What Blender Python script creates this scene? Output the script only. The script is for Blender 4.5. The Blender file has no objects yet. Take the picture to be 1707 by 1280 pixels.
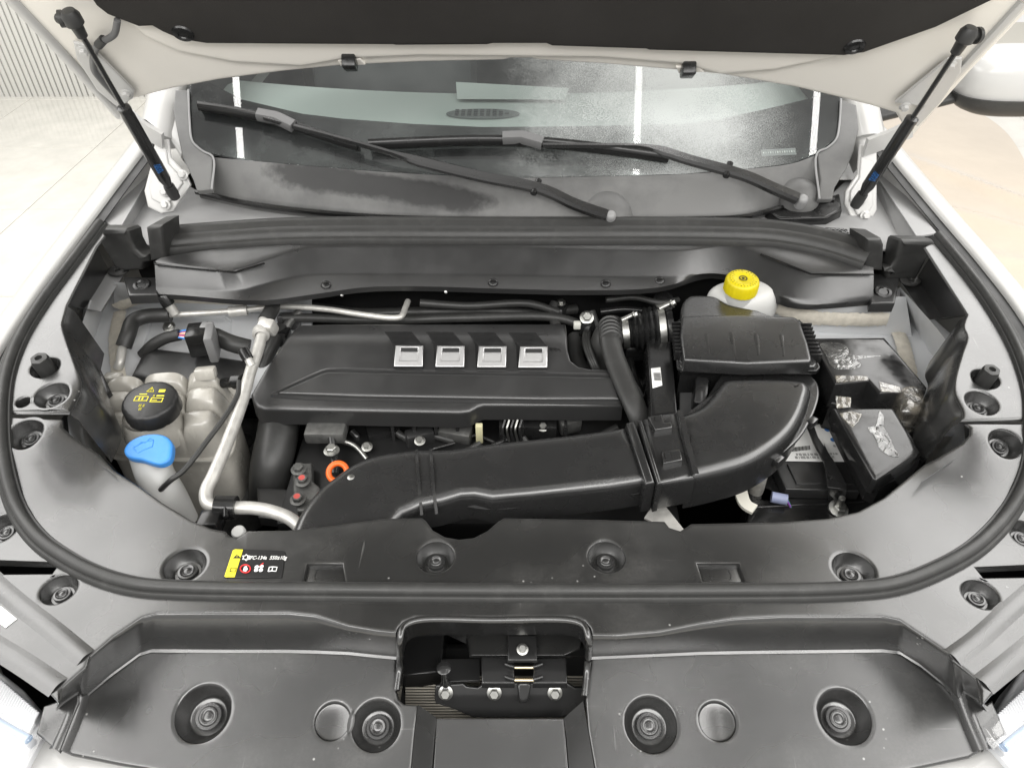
import bpy, bmesh, math, random
from mathutils import Vector, Matrix
from mathutils.geometry import delaunay_2d_cdt
random.seed(7)
R = math.radians
sc = bpy.context.scene
COL = sc.collection
# ---------------------------------------------------------------- camera
CAMZ, FPX, PIT = 1.70, 1219.0, R(40)
cd = bpy.data.cameras.new('camera'); cam = bpy.data.objects.new('camera', cd); COL.objects.link(cam)
cam.location = (0, 0, CAMZ); cam.rotation_euler = (R(90) - PIT, 0, 0)
cd.sensor_width = 36; cd.lens = FPX / 1707 * 36; cd.clip_start = .02; cd.clip_end = 100
sc.camera = cam
# ---------------------------------------------------------------- room light
w = bpy.data.worlds.new('World'); sc.world = w; w.use_nodes = True
w.node_tree.nodes['Background'].inputs[0].default_value = (1, .985, .96, 1)
w.node_tree.nodes['Background'].inputs[1].default_value = .72
sc.view_settings.view_transform = 'Standard'; sc.view_settings.look = 'None'
sc.view_settings.exposure = 0.38; sc.view_settings.gamma = 1; sc.view_settings.use_curve_mapping = False
def area(name, loc, size, power, rot=(0, 0, 0), col=(1, .985, .96)):
    l = bpy.data.lights.new(name, 'AREA'); l.shape = 'RECTANGLE'; l.size, l.size_y = size
    l.energy = power; l.color = col
    o = bpy.data.objects.new(name, l); COL.objects.link(o); o.location = loc; o.rotation_euler = rot
    return o
for lx in (-1.24, .57, 1.375):      # ceiling strip lamps running front to back
    area('ceiling_strip', (lx, .75, 3.0), (.03, 4.6), 8)
for lx in (-2.55, 2.55):            # bright ceiling fields left and right of the car
    area('ceiling_field', (lx, 1.5, 3.0), (2.0, 6.0), 140)
area('ceiling_light_front', (0, -1.4, 3.0), (4.0, .9), 70, (R(30), 0, 0))
sc.cycles.max_bounces = 5; sc.cycles.diffuse_bounces = 3; sc.cycles.glossy_bounces = 3; sc.cycles.transparent_max_bounces = 10; sc.cycles.caustics_reflective = False; sc.cycles.caustics_refractive = False
sc.cycles.use_denoising = True; sc.cycles.use_adaptive_sampling = True; sc.cycles.adaptive_threshold = .02

# ---------------------------------------------------------------- photo geometry
FW = Vector((0, math.cos(PIT), -math.sin(PIT))); UP = Vector((0, math.sin(PIT), math.cos(PIT)))
C0 = Vector((0, 0, CAMZ))
def ray(px, py): return FW + Vector(((px - 853.5) / FPX, 0, 0)) + UP * ((640 - py) / FPX)
def Zp(px, py, z):
    d = ray(px, py); return C0 + d * ((z - CAMZ) / d.z)
def Yp(px, py, y):
    d = ray(px, py); return C0 + d * (y / d.y)
def PL(px, py, p0, n):
    d = ray(px, py); return C0 + d * ((Vector(p0) - C0).dot(n) / d.dot(n))
def onH(px, py, h):
    z = .93
    for _ in range(14):
        p = Zp(px, py, z); z = .5 * z + .5 * h(p.x, p.y)
    p = Zp(px, py, z); return p
def mpp(p): return (Vector(p) - C0).dot(FW) / FPX      # metres per photo pixel at p
def zs(pts, z): return [Zp(a[0], a[1], z if len(a) < 3 else a[2]) for a in pts]
def ss(t): t = max(0, min(1, t)); return t * t * (3 - 2 * t)

def cr(pts, n=6, closed=False):
    P = [Vector(p) for p in pts]; out = []; m = len(P)
    for i in range(m if closed else m - 1):
        if closed: a, b, c, d = P[i - 1], P[i], P[(i + 1) % m], P[(i + 2) % m]
        else:
            b, c = P[i], P[i + 1]
            a = P[i - 1] if i > 0 else b + (b - c); d = P[i + 2] if i + 2 < m else c + (c - b)
        # centripetal
        t1 = max((b - a).length, 1e-6) ** .5; t2 = t1 + max((c - b).length, 1e-6) ** .5; t3 = t2 + max((d - c).length, 1e-6) ** .5
        for k in range(n):
            t = t1 + (t2 - t1) * k / n
            A1 = a * ((t1 - t) / t1) + b * (t / t1)
            A2 = b * ((t2 - t) / (t2 - t1)) + c * ((t - t1) / (t2 - t1))
            A3 = c * ((t3 - t) / (t3 - t2)) + d * ((t - t2) / (t3 - t2))
            B1 = A1 * ((t2 - t) / t2) + A2 * (t / t2); B2 = A2 * ((t3 - t) / (t3 - t1)) + A3 * ((t - t1) / (t3 - t1))
            out.append(B1 * ((t2 - t) / (t2 - t1)) + B2 * ((t - t1) / (t2 - t1)))
    if not closed: out.append(P[-1])
    return out
def resample(pts, n):
    L = [0]
    for i in range(1, len(pts)): L.append(L[-1] + (pts[i] - pts[i - 1]).length)
    out = []; j = 0
    for k in range(n):
        s = L[-1] * k / (n - 1)
        while j < len(L) - 2 and L[j + 1] < s: j += 1
        f = (s - L[j]) / max(L[j + 1] - L[j], 1e-9); out.append(pts[j].lerp(pts[j + 1], min(1, f)))
    return out

# ---------------------------------------------------------------- objects
def link(o, parent=None):
    COL.objects.link(o)
    if parent is not None:
        o.parent = parent
        o.matrix_parent_inverse = Matrix.Translation(-parent.location) if parent.type == 'EMPTY' or True else Matrix()
    return o
WLOC = {}
def mesh(name, V, Fc, mat, parent=None, smooth=40, loc=None):
    V = [Vector(v) for v in V]
    if loc is None:
        lo = [min(v[i] for v in V) for i in range(3)]; hi = [max(v[i] for v in V) for i in range(3)]
        loc = Vector(((lo[0] + hi[0]) / 2, (lo[1] + hi[1]) / 2, lo[2]))
    me = bpy.data.meshes.new(name); me.from_pydata([v - loc for v in V], [], Fc); me.update()
    bm = bmesh.new(); bm.from_mesh(me)
    bmesh.ops.remove_doubles(bm, verts=bm.verts, dist=1e-6)
    bmesh.ops.recalc_face_normals(bm, faces=bm.faces); bm.to_mesh(me); bm.free()
    if smooth:
        for p in me.polygons: p.use_smooth = True
        me.set_sharp_from_angle(angle=R(smooth))
    me.materials.append(mat)
    o = bpy.data.objects.new(name, me); o.location = loc
    return place(o, parent)
def wl(o):
    return WLOC.get(o.name, o.location.copy())
def place(o, parent=None):
    COL.objects.link(o); WLOC[o.name] = o.location.copy()
    if parent is not None:
        o.parent = parent; o.matrix_parent_inverse = Matrix.Translation(-wl(parent))
    return o
def thing(name, label, cat, loc, group=None):
    e = bpy.data.objects.new(name, None); e.empty_display_size = .05; e.location = Vector(loc)
    place(e); tag(e, label, cat, group); return e
def tag(o, label=None, cat=None, group=None, kind=None):
    if label: o['label'] = label
    if cat: o['category'] = cat
    if group: o['group'] = group
    if kind: o['kind'] = kind
    return o
def inst(src, name, loc, parent=None, rot=None):
    o = bpy.data.objects.new(name, src.data); o.location = loc
    if rot is not None: o.rotation_mode = 'QUATERNION'; o.rotation_quaternion = rot
    return place(o, parent)

# ---------------------------------------------------------------- shapes
def area2(l): return sum(l[i - 1][0] * l[i][1] - l[i][0] * l[i - 1][1] for i in range(len(l)))
def offs(l, d):
    n = len(l); out = []
    for i in range(n):
        p, q, r = Vector(l[i - 1]), Vector(l[i]), Vector(l[(i + 1) % n])
        e1 = (q - p); e2 = (r - q)
        e1 = e1.normalized() if e1.length > 1e-9 else Vector((1, 0)); e2 = e2.normalized() if e2.length > 1e-9 else e1
        n1 = Vector((-e1.y, e1.x)); n2 = Vector((-e2.y, e2.x))
        m = n1 + n2; k = m.length
        m = (m / k) * min(1 / max(k / 2, .35), 1.8) if k > 1e-6 else n1
        out.append(q + m * d)
    for _ in range(12 if abs(d) > .002 else 0):
        bad = 0
        for i in range(n):
            j = (i + 1) % n
            if (out[j] - out[i]).dot(Vector(l[j]) - Vector(l[i])) < 0:
                c = (out[i] + out[j]) / 2; out[i] = c.copy(); out[j] = c.copy(); bad += 1
        if not bad: break
    return out
def inside(p, l):
    c = False; n = len(l); x, y = p[0], p[1]
    for i in range(n):
        a, b = l[i - 1], l[i]
        if (a[1] > y) != (b[1] > y) and x < (b[0] - a[0]) * (y - a[1]) / (b[1] - a[1]) + a[0]: c = not c
    return c
def frame(n):
    n = Vector(n).normalized()
    u = Vector((1, 0, 0)) if abs(n.x) < .9 else Vector((0, 1, 0))
    u = (u - n * u.dot(n)).normalized(); return u, n.cross(u), n
def plate(name, pts, thick, mat, parent=None, r=.003, holes=(), n=(0, 0, 1), wfun=None, grid=0, seg=3, smooth=40, hr=.0015, closed_bottom=True, hdepth=None):
    u, v, nn = frame(n); o0 = Vector(pts[0])
    def loc(p): d = Vector(p) - o0; return (d.dot(u), d.dot(v), d.dot(nn))
    def glob(a, b, c): return o0 + u * a + v * b + nn * c
    L = [loc(p) for p in pts]
    if area2(L) < 0: L.reverse()
    V, Fc = [], []
    def W(a, b, w0):
        if wfun is None: return w0
        g = glob(a, b, 0); return wfun(g.x, g.y) - o0.z
    def ringset(l2, w, prof):
        rings = []
        for d, dz in prof:
            oo = offs(l2, d) if abs(d) > 1e-9 else [Vector(q) for q in l2]
            ring = []
            for q, w0 in zip(oo, w):
                ring.append(len(V)); V.append(glob(q[0], q[1], W(q[0], q[1], w0) + dz))
            rings.append((ring, oo))
        for (A, _), (B, _) in zip(rings, rings[1:]):
            k = len(A)
            for i in range(k): Fc.append((A[i - 1], A[i], B[i], B[i - 1]))
        return rings
    l2 = [(p[0], p[1]) for p in L]; ws = [p[2] for p in L]
    r = min(r, thick * .95)
    prof = [(0, -thick), (0, -r)] + [(r * (1 - math.cos(a)), -r + r * math.sin(a)) for a in [math.pi / 2 * k / seg for k in range(1, seg + 1)]] + [(r * 1.7 + .0004, 0)]
    rs = ringset(l2, ws, prof)
    loops = [rs[-1]]
    if closed_bottom: Fc.append(tuple(rs[0][0]))
    for h in holes:
        H = [loc(p) for p in h]
        if area2(H) < 0: H.reverse()
        h2 = [(p[0], p[1]) for p in H]; hw = [p[2] for p in H]; hd = hdepth or thick
        hp = [(0, -hd), (0, -hr), (-hr * .3, -hr * .3), (-hr, 0), (-hr * 2, 0)]
        loops.append(ringset(h2, hw, hp)[-1])
    vv, ee, src = [], [], []
    for ring, oo in loops:
        s = len(vv)
        for gi, q in zip(ring, oo): vv.append(Vector((q[0], q[1]))); src.append(gi)
        k = len(ring); ee += [(s + i, s + (i + 1) % k) for i in range(k)]
    outer = loops[0][1]; hl = [l[1] for l in loops[1:]]
    if grid:
        xs = [q[0] for q in outer]; ys = [q[1] for q in outer]
        a = min(xs) + grid / 2
        while a < max(xs):
            b = min(ys) + grid / 2
            while b < max(ys):
                q = Vector((a, b))
                if inside(q, outer) and not any(inside(q, h) for h in hl) and min((q - e).length for e in vv[:sum(len(l[0]) for l in loops)]) > grid * .35:
                    vv.append(q); src.append(len(V)); V.append(glob(a, b, W(a, b, 0)))
                b += grid
            a += grid
    res = delaunay_2d_cdt(vv, ee, [], 0, 1e-7)
    rv, rf, ov = res[0], res[2], res[3]
    mp = []
    for i, q in enumerate(rv):
        if ov[i]: mp.append(src[ov[i][0]])
        else: mp.append(len(V)); V.append(glob(q[0], q[1], W(q[0], q[1], ws[0])))
    for f in rf:
        c = sum((rv[i] for i in f), Vector((0, 0))) / len(f)
        if inside(c, outer) and not any(inside(c, h) for h in hl): Fc.append(tuple(mp[i] for i in f))
    return mesh(name, V, Fc, mat, parent, smooth)
def circ(c, rad, n=(0, 0, 1), k=28, ry=None, rot=0):
    u, v, _ = frame(n); c = Vector(c); ry = ry or rad
    return [c + u * (math.cos(t) * rad) + v * (math.sin(t) * ry) for t in [2 * math.pi * i / k + rot for i in range(k)]]
def tube(name, pts, rad, mat, parent=None, seg=12, n=6, cap=True, smooth_path=True, flat=1.0, upv=None):
    P = cr(pts, n) if smooth_path and len(pts) > 2 else [Vector(p) for p in pts]
    m = len(P); V, Fc = [], []
    rads = rad if isinstance(rad, (list, tuple)) else [rad]
    T = (P[1] - P[0]).normalized()
    ref = Vector(upv) if upv else (Vector((0, 0, 1)) if abs(T.z) < .9 else Vector((1, 0, 0)))
    N = (ref - T * ref.dot(T)).normalized()
    for i in range(m):
        t = (P[min(i + 1, m - 1)] - P[max(i - 1, 0)]); t = t.normalized() if t.length > 1e-9 else T
        if upv: N = (Vector(upv) - t * Vector(upv).dot(t)).normalized()
        else: N = (N - t * N.dot(t)).normalized()
        B = t.cross(N)
        f = i / (m - 1) * (len(rads) - 1); a = int(f); rr = rads[a] if a >= len(rads) - 1 else rads[a] + (rads[a + 1] - rads[a]) * (f - a)
        for k in range(seg):
            an = 2 * math.pi * k / seg; V.append(P[i] + N * (math.cos(an) * rr * flat) + B * (math.sin(an) * rr))
    for i in range(m - 1):
        for k in range(seg):
            a = i * seg + k; b = i * seg + (k + 1) % seg; Fc.append((a, b, b + seg, a + seg))
    if cap: Fc.append(tuple(range(seg))); Fc.append(tuple(range((m - 1) * seg, m * seg)))
    return mesh(name, V, Fc, mat, parent, 50)
def sweep(name, P, prof, mat, parent=None, upv=(0, 0, 1), closed_prof=False, smooth=50, cap=True):
    """prof: list of (side, up) swept along the polyline P"""
    m = len(P); k = len(prof); V, Fc = [], []
    for i in range(m):
        t = (P[min(i + 1, m - 1)] - P[max(i - 1, 0)]).normalized(); N = (Vector(upv) - t * Vector(upv).dot(t)).normalized(); S = t.cross(N)
        for a, b in prof: V.append(P[i] + S * a + N * b)
    for i in range(m - 1):
        for j in range(k if closed_prof else k - 1):
            a = i * k + j; b = i * k + (j + 1) % k; Fc.append((a, b, b + k, a + k))
    if cap and closed_prof: Fc.append(tuple(range(k))); Fc.append(tuple(range((m - 1) * k, m * k)))
    return mesh(name, V, Fc, mat, parent, smooth)
def loft(name, rows, mat, parent=None, smooth=40, closed=False):
    k = len(rows[0]); V = [p for r_ in rows for p in r_]; Fc = []
    for i in range(len(rows) - 1):
        for j in range(k if closed else k - 1):
            a = i * k + j; b = i * k + (j + 1) % k; Fc.append((a, b, b + k, a + k))
    return mesh(name, V, Fc, mat, parent, smooth)
def lathe(name, prof, c, mat, parent=None, n=(0, 0, 1), seg=32, smooth=45, mod=None):
    u, v, nn = frame(n); c = Vector(c); V, Fc = [], []; k = len(prof)
    for j in range(seg):
        t = 2 * math.pi * j / seg; dr = u * math.cos(t) + v * math.sin(t)
        for i, (a, b) in enumerate(prof): V.append(c + dr * (a if not mod else mod(a, b, t)) + nn * b)
    for j in range(seg):
        for i in range(k - 1):
            a = j * k + i; b = ((j + 1) % seg) * k + i; Fc.append((a, a + 1, b + 1, b))
    return mesh(name, V, Fc, mat, parent, smooth)
def box(name, c, size, mat, parent=None, bev=.002, rot=None, segs=2):
    bm = bmesh.new(); bmesh.ops.create_cube(bm, size=1)
    for v in bm.verts: v.co = Vector((v.co.x * size[0], v.co.y * size[1], v.co.z * size[2]))
    if bev: bmesh.ops.bevel(bm, geom=bm.edges[:], offset=min(bev, min(size) * .45), segments=segs, profile=.5, affect='EDGES')
    me = bpy.data.meshes.new(name); bm.to_mesh(me); bm.free()
    for p in me.polygons: p.use_smooth = True
    me.set_sharp_from_angle(angle=R(35)); me.materials.append(mat)
    o = bpy.data.objects.new(name, me); o.location = Vector(c)
    if rot: o.rotation_euler = rot
    return place(o, parent)
def quadbox(name, quad, thick, mat, parent=None, r=.003, n=None):
    q = [Vector(p) for p in quad]
    if n is None:
        n = (q[1] - q[0]).cross(q[2] - q[0]).normalized()
        if n.dot(C0 - q[0]) < 0: n = -n
    return plate(name, q, thick, mat, parent, r=r, n=n)
_boltm = {}
def hexbolt(name, c, rad, mat, parent=None, n=(0, 0, 1)):
    u, v, nn = frame(n); c = Vector(c); V, Fc = [], []
    def ring(rd, h, k, ph=0):
        s = len(V)
        for i in range(24):
            t = 2 * math.pi * i / 24 + ph
            rr = rd
            if k: a = (t % (math.pi / 3)) - math.pi / 6; rr = rd * .88 / math.cos(a)
            V.append(c + u * (math.cos(t) * rr) + v * (math.sin(t) * rr) + nn * h)
        return list(range(s, s + 24))
    rr = [ring(rad * 1.5, 0, 0), ring(rad * 1.5, rad * .25, 0), ring(rad * 1.05, rad * .4, 0), ring(rad, rad * .4, 1), ring(rad, rad * 1.1, 1), ring(rad * .85, rad * 1.25, 1), ring(rad * .3, rad * 1.25, 0)]
    for A, B in zip(rr, rr[1:]):
        for i in range(24): Fc.append((A[i - 1], A[i], B[i], B[i - 1]))
    Fc.append(tuple(rr[-1]))
    return mesh(name, V, Fc, mat, parent, 35)
def text(name, s, loc, size, u, v, mat, parent=None, ext=.0002, align='CENTER', shear=0, sx=1):
    cu = bpy.data.curves.new(name, 'FONT'); cu.body = s; cu.size = size; cu.extrude = ext; cu.align_x = align; cu.align_y = 'CENTER'; cu.shear = shear
    t = bpy.data.objects.new('tmp_text', cu); COL.objects.link(t); bpy.context.view_layer.update()
    me = bpy.data.meshes.new_from_object(t.evaluated_get(bpy.context.evaluated_depsgraph_get()))
    bpy.data.objects.remove(t); u = Vector(u).normalized(); n = u.cross(Vector(v)).normalized(); v = n.cross(u)
    for p in me.vertices: p.co = u * (p.co.x * sx) + v * p.co.y + n * p.co.z
    me.name = name; me.materials.clear(); me.materials.append(mat)
    o = bpy.data.objects.new(name, me); o.location = Vector(loc); return place(o, parent)

# ---------------------------------------------------------------- materials
def mat(name, base, rough=.5, metal=0., spec=.5, var=.0, vscale=6., bump=0., bscale=900., rvar=0., dust=0., dscale=9., dcol=(.45, .44, .42), coat=0., trans=0., ior=1.45, sss=0., specks=0., alpha=1., dlo=.5, dhi=.75, grain=1, crough=.08, scuff=0., stain=None):
    m = bpy.data.materials.new(name); m.use_nodes = True; nt = m.node_tree; N = nt.nodes; L = nt.links
    b = N['Principled BSDF']; b.inputs['Roughness'].default_value = rough; b.inputs['Metallic'].default_value = metal
    b.inputs['Specular IOR Level'].default_value = spec; b.inputs['Coat Weight'].default_value = coat; b.inputs['Coat Roughness'].default_value = crough
    b.inputs['Transmission Weight'].default_value = trans; b.inputs['IOR'].default_value = ior
    if sss: b.inputs['Subsurface Weight'].default_value = sss; b.inputs['Subsurface Radius'].default_value = (.02, .02, .02); b.inputs['Subsurface Scale'].default_value = .3
    tc = N.new('ShaderNodeTexCoord'); co = tc.outputs['Object']
    def noise(s, d=4, r=.6):
        x = N.new('ShaderNodeTexNoise'); x.inputs['Scale'].default_value = s; x.inputs['Detail'].default_value = d; x.inputs['Roughness'].default_value = r; L.new(co, x.inputs['Vector']); return x.outputs['Fac']
    def ramp(f, lo, hi):
        x = N.new('ShaderNodeMapRange'); x.inputs['From Min'].default_value = lo; x.inputs['From Max'].default_value = hi; L.new(f, x.inputs['Value']); return x.outputs['Result']
    def mul(a, k):
        x = N.new('ShaderNodeMath'); x.operation = 'MULTIPLY'; L.new(a, x.inputs[0])
        if isinstance(k, (int, float)): x.inputs[1].default_value = k
        else: L.new(k, x.inputs[1])
        return x.outputs[0]
    col = None
    def mix(f, a, c):
        x = N.new('ShaderNodeMix'); x.data_type = 'RGBA'; L.new(f, x.inputs['Factor'])
        for s, q in (('A', a), ('B', c)):
            i = [k for k in x.inputs if k.name == s and k.type == 'RGBA'][0]
            if isinstance(q, tuple): i.default_value = (*q[:3], 1)
            else: L.new(q, i)
        return [k for k in x.outputs if k.type == 'RGBA'][0]
    c = tuple(base)
    if var: c = mix(ramp(noise(vscale), .3, .7), tuple(x * (1 - var) for x in base), tuple(min(1, x * (1 + var)) for x in base))
    if dust:
        f = mul(ramp(noise(dscale, 6, .62), dlo, dhi), dust); f = mul(f, ramp(noise(260, 3, .7), .2, .7)) if grain else f; c = mix(f, c, tuple(dcol))
    if specks:
        vo = N.new('ShaderNodeTexVoronoi'); vo.inputs['Scale'].default_value = 90; L.new(co, vo.inputs['Vector'])
        f = mul(ramp(vo.outputs['Distance'], .16, .06), ramp(noise(14, 3), .62, .68)); f = mul(f, specks); c = mix(f, c, (.6, .6, .58))
    if scuff:
        for ax, sc3 in ((0, (5, 150, 5)), (1, (140, 9, 9))):
            mpn = N.new('ShaderNodeMapping'); mpn.inputs['Scale'].default_value = sc3; mpn.inputs['Rotation'].default_value = (0, 0, .5 - ax * .3); L.new(co, mpn.inputs['Vector'])
            x = N.new('ShaderNodeTexNoise'); x.inputs['Scale'].default_value = 1; x.inputs['Detail'].default_value = 2; L.new(mpn.outputs[0], x.inputs['Vector'])
            c = mix(mul(mul(ramp(x.outputs['Fac'], .70, .78), ramp(noise(9 + ax * 4, 2), .55, .7)), scuff), c, (.30, .30, .29))
    if stain:      # long dark wet mark: centre x, y, slope, half length, half width (object space)
        sx_, sy_, sl, hl, hw = stain; sp = N.new('ShaderNodeSeparateXYZ'); L.new(co, sp.inputs[0])
        def m2(op, a, q):
            x = N.new('ShaderNodeMath'); x.operation = op
            for i, z in enumerate((a, q)):
                if isinstance(z, (int, float)): x.inputs[i].default_value = z
                else: L.new(z, x.inputs[i])
            return x.outputs[0]
        dx = m2('SUBTRACT', sp.outputs[0], sx_); dy = m2('SUBTRACT', m2('SUBTRACT', sp.outputs[1], sy_), m2('MULTIPLY', dx, sl))
        e = m2('ADD', m2('POWER', m2('ABSOLUTE', m2('DIVIDE', dx, hl), 0), 4), m2('POWER', m2('ABSOLUTE', m2('DIVIDE', dy, hw), 0), 2))
        e = m2('ADD', e, m2('MULTIPLY', noise(28, 5, .65), 1.6)); c = mix(mul(ramp(e, 1.95, 1.35), .92), c, (.022, .022, .022))
    if isinstance(c, tuple): b.inputs['Base Color'].default_value = (*c, 1)
    else: L.new(c, b.inputs['Base Color'])
    if rvar:
        x = N.new('ShaderNodeMapRange'); x.inputs['From Min'].default_value = .25; x.inputs['From Max'].default_value = .75
        x.inputs['To Min'].default_value = max(.02, rough - rvar); x.inputs['To Max'].default_value = rough + rvar; L.new(noise(vscale * 1.7, 2), x.inputs['Value']); L.new(x.outputs['Result'], b.inputs['Roughness'])
    if bump:
        x = N.new('ShaderNodeBump'); x.inputs['Strength'].default_value = bump; x.inputs['Distance'].default_value = .0006; L.new(noise(bscale, 2), x.inputs['Height']); L.new(x.outputs['Normal'], b.inputs['Normal'])
    b.inputs['Alpha'].default_value = alpha
    return m
PLA = mat('black_textured_plastic', (.018, .018, .0175), .27, spec=1., coat=.55, crough=.2, bump=.15, bscale=1100, rvar=.09, vscale=5, specks=.5, dust=.10, dscale=10, dlo=.52, dhi=.8, scuff=.35)
PLC = mat('black_cover_plastic', (.022, .022, .022), .34, spec=.9, coat=.25, crough=.25, bump=.25, bscale=1300, rvar=.08, vscale=9)
PLD = mat('black_duct_plastic', (.019, .019, .019), .27, spec=.9, coat=.4, crough=.2, bump=.06, bscale=800, rvar=.07, vscale=13)
PLB = mat('black_shiny_plastic', (.012, .012, .012), .22, rvar=.1, vscale=20)
RUB = mat('black_rubber', (.030, .030, .029), .45, bump=.15, bscale=500, rvar=.1, dust=.05, dscale=40)
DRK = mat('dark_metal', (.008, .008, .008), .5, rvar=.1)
COWL = mat('dusty_cowl_plastic', (.06, .06, .06), .5, bump=.25, bscale=900, dust=.6, dscale=4, dcol=(.20, .20, .195), rvar=.1, dlo=.30, dhi=.60, grain=0)
COWLS = mat('stained_cowl_plastic', (.05, .05, .05), .5, bump=.25, bscale=900, dust=.6, dscale=4, dcol=(.20, .20, .195), rvar=.1, dlo=.30, dhi=.60, grain=0, stain=(-.27, -.005, -.17, .24, .026))
BLKM = mat('black_painted_metal', (.018, .018, .018), .24, rvar=.08, coat=.3)
WHT = mat('white_paint', (.47, .467, .455), .28, coat=.5)
WHB = mat('bluish_white_primer', (.66, .67, .68), .38, var=.04, coat=.1)
GRY = mat('grey_primer', (.26, .26, .26), .4, var=.08, rvar=.08)
CRM = mat('hood_inner_paint', (.80, .77, .71), .4, coat=.1)
SEALER = mat('sealant_paste', (.62, .58, .50), .7, var=.15, vscale=60, bump=1., bscale=160)
ALU = mat('dull_aluminium', (.56, .55, .52), .5, metal=.55, var=.12, vscale=60, rvar=.15, bump=.2, bscale=300)
STL = mat('zinc_steel', (.42, .42, .40), .38, metal=1., rvar=.1, vscale=120)
CAST = mat('cast_alloy', (.13, .13, .125), .5, metal=.6, var=.3, vscale=50, bump=.8, bscale=350)
CHR = mat('satin_chrome', (.55, .55, .55), .34, metal=1., bump=.1, bscale=1500)
INS = mat('insulation_felt', (.034, .032, .030), .85, spec=.2, bump=.8, bscale=700, var=.15, vscale=5)
TRG = mat('translucent_grey_plastic', (.37, .355, .32), .24, var=.10, vscale=30, rvar=.06, coat=.4)
WPL = mat('white_poly', (.50, .50, .485), .38)
BLU = mat('blue_plastic', (.05, .24, .62), .36, rvar=.06, var=.06, vscale=50, dust=.06, dscale=30)
YEL = mat('yellow_plastic', (.56, .46, .005), .42, var=.08, vscale=60)
YLB = mat('yellow_print', (.72, .64, .03), .5)
ORG = mat('orange_plastic', (.80, .14, .02), .35)
REDM = mat('red_marking', (.45, .07, .06), .5)
WPR = mat('white_print', (.82, .82, .80), .5)
RPR = mat('red_print', (.70, .03, .03), .5)
BPR = mat('black_print_and_shadow', (.012, .012, .012), .5)
BLP = mat('blue_print', (.03, .14, .40), .5)
STK = mat('sticker_black', (.016, .016, .016), .3)
FILM = mat('crumpled_film_plastic', (.03, .03, .03), .10, rvar=.08, bump=1.2, bscale=50, vscale=40, dust=.10, dscale=20)
FLO = mat('polished_marble_tile', (.58, .565, .52), .08, var=.09, vscale=5, coat=.3)
GRT = mat('tile_joint', (.60, .58, .52), .7)
WALLM = mat('white_wall_panel', (.56, .555, .53), .5)
SHEET = mat('beige_plastic_sheet', (.50, .43, .345), .12, coat=.6, var=.06, vscale=3)
FRIT = mat('black_glass_band', (.010, .010, .011), .09, coat=.2, dust=.22, dscale=11, dcol=(.5, .5, .5), rvar=.03, dlo=.55, dhi=.8)
DASH = mat('dash_plastic', (.50, .54, .52), .7, bump=.3, bscale=500)
DASHD = mat('dark_cabin', (.05, .055, .058), .7)
FINM = mat('radiator_fin', (.30, .28, .24), .5, metal=.7)
HLB = mat('lamp_bowl', (.80, .81, .83), .3, metal=.2)
WIRE = {k: mat('wire_' + k, v, .4) for k, v in dict(blue=(.05, .25, .7), red=(.6, .05, .05), white=(.8, .8, .8), orange=(.8, .25, .03), violet=(.3, .1, .45), green=(.05, .4, .3)).items()}
# ================================================================= setting
def HC(x, y):                                  # height of the black trim around the bay
    return .93 + .16 * max(0, y - .60) + .035 * ss((abs(x) - .56) / .10) * ss((y - .63) / .12)
def HF(x, y): return .93 + .16 * max(0, y - .60)
def onC(l, h=HC): return [onH(a[0], a[1], h) for a in l]

floor = mesh('floor', [(-6, -2, -.006), (6, -2, -.006), (6, 7, -.006), (-6, 7, -.006)], [(0, 1, 2, 3)], GRT, smooth=0); floor['kind'] = 'structure'
tsz = .80
proto_tile = None
for sx, x0, cnt in ((-1, -1.0, 5), (1, 1.0, 5)):
    for i in range(cnt):
        for j in range(8):
            c = Vector((sx * (1.25 + tsz * i), -.2 + tsz * j, -.01))
            if proto_tile is None: proto_tile = box('tile', c, (tsz - .004, tsz - .004, .02), FLO, floor, bev=.0015, segs=1)
            else: inst(proto_tile, 'tile', c, floor)
wall = box('wall', (-4.6, 5.12, 1.5), (5.2, .1, 3.4), WALLM, None, bev=0); wall['kind'] = 'structure'
ps = None
for i in range(68):
    c = Vector((-2.02 - i * .038, 5.065, 1.5))
    if ps is None: ps = box('slat', c, (.032, .02, 3.2), WALLM, wall, bev=.006)
    else: inst(ps, 'slat', c, wall)

# plastic sheet on the floor at the right
def sheet():
    V, Fc = [], []; nx, ny = 60, 70
    for j in range(ny + 1):
        for i in range(nx + 1):
            x = 1.02 + 1.9 * i / nx; y = 1.15 + 3.8 * j / ny
            x += .10 * math.sin(y * 3.1) * (i / nx) ** 2
            y2 = y + (.25 * (x - 1.0) if j == 0 else 0)
            z = .012
            for k, (a, b, ph, am, wd) in enumerate(((.8, .6, 1.9, .05, .05), (.7, .7, 2.5, .06, .04), (.55, .83, 3.0, .05, .05), (.75, .66, 3.35, .06, .035), (.9, .44, 2.2, .04, .05), (.6, .8, 3.9, .05, .04), (.5, .87, 2.05, .04, .03), (.65, .76, 2.8, .05, .03), (.45, .89, 3.5, .06, .03), (.7, .7, 4.3, .06, .03), (.35, .94, 3.15, .04, .02), (.85, .5, 2.9, .05, .03))):
                s = a * x + b * y2 + .08 * math.sin(3 * (b * x - a * y2) + k) - ph
                z += am * .55 * math.exp(-(s / (wd * 1.5)) ** 2) * (.5 + .5 * math.sin(2.3 * (b * x - a * y2) + 1.7 * k))
            V.append((x, y2, z))
    for j in range(ny):
        for i in range(nx):
            a = j * (nx + 1) + i; Fc.append((a, a + 1, a + nx + 2, a + nx + 1))
    return mesh('plastic_sheet', V, Fc, SHEET, smooth=80)
tag(sheet(), 'wrinkled glossy beige plastic sheet spread on the floor beside the car', 'sheet')

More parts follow.
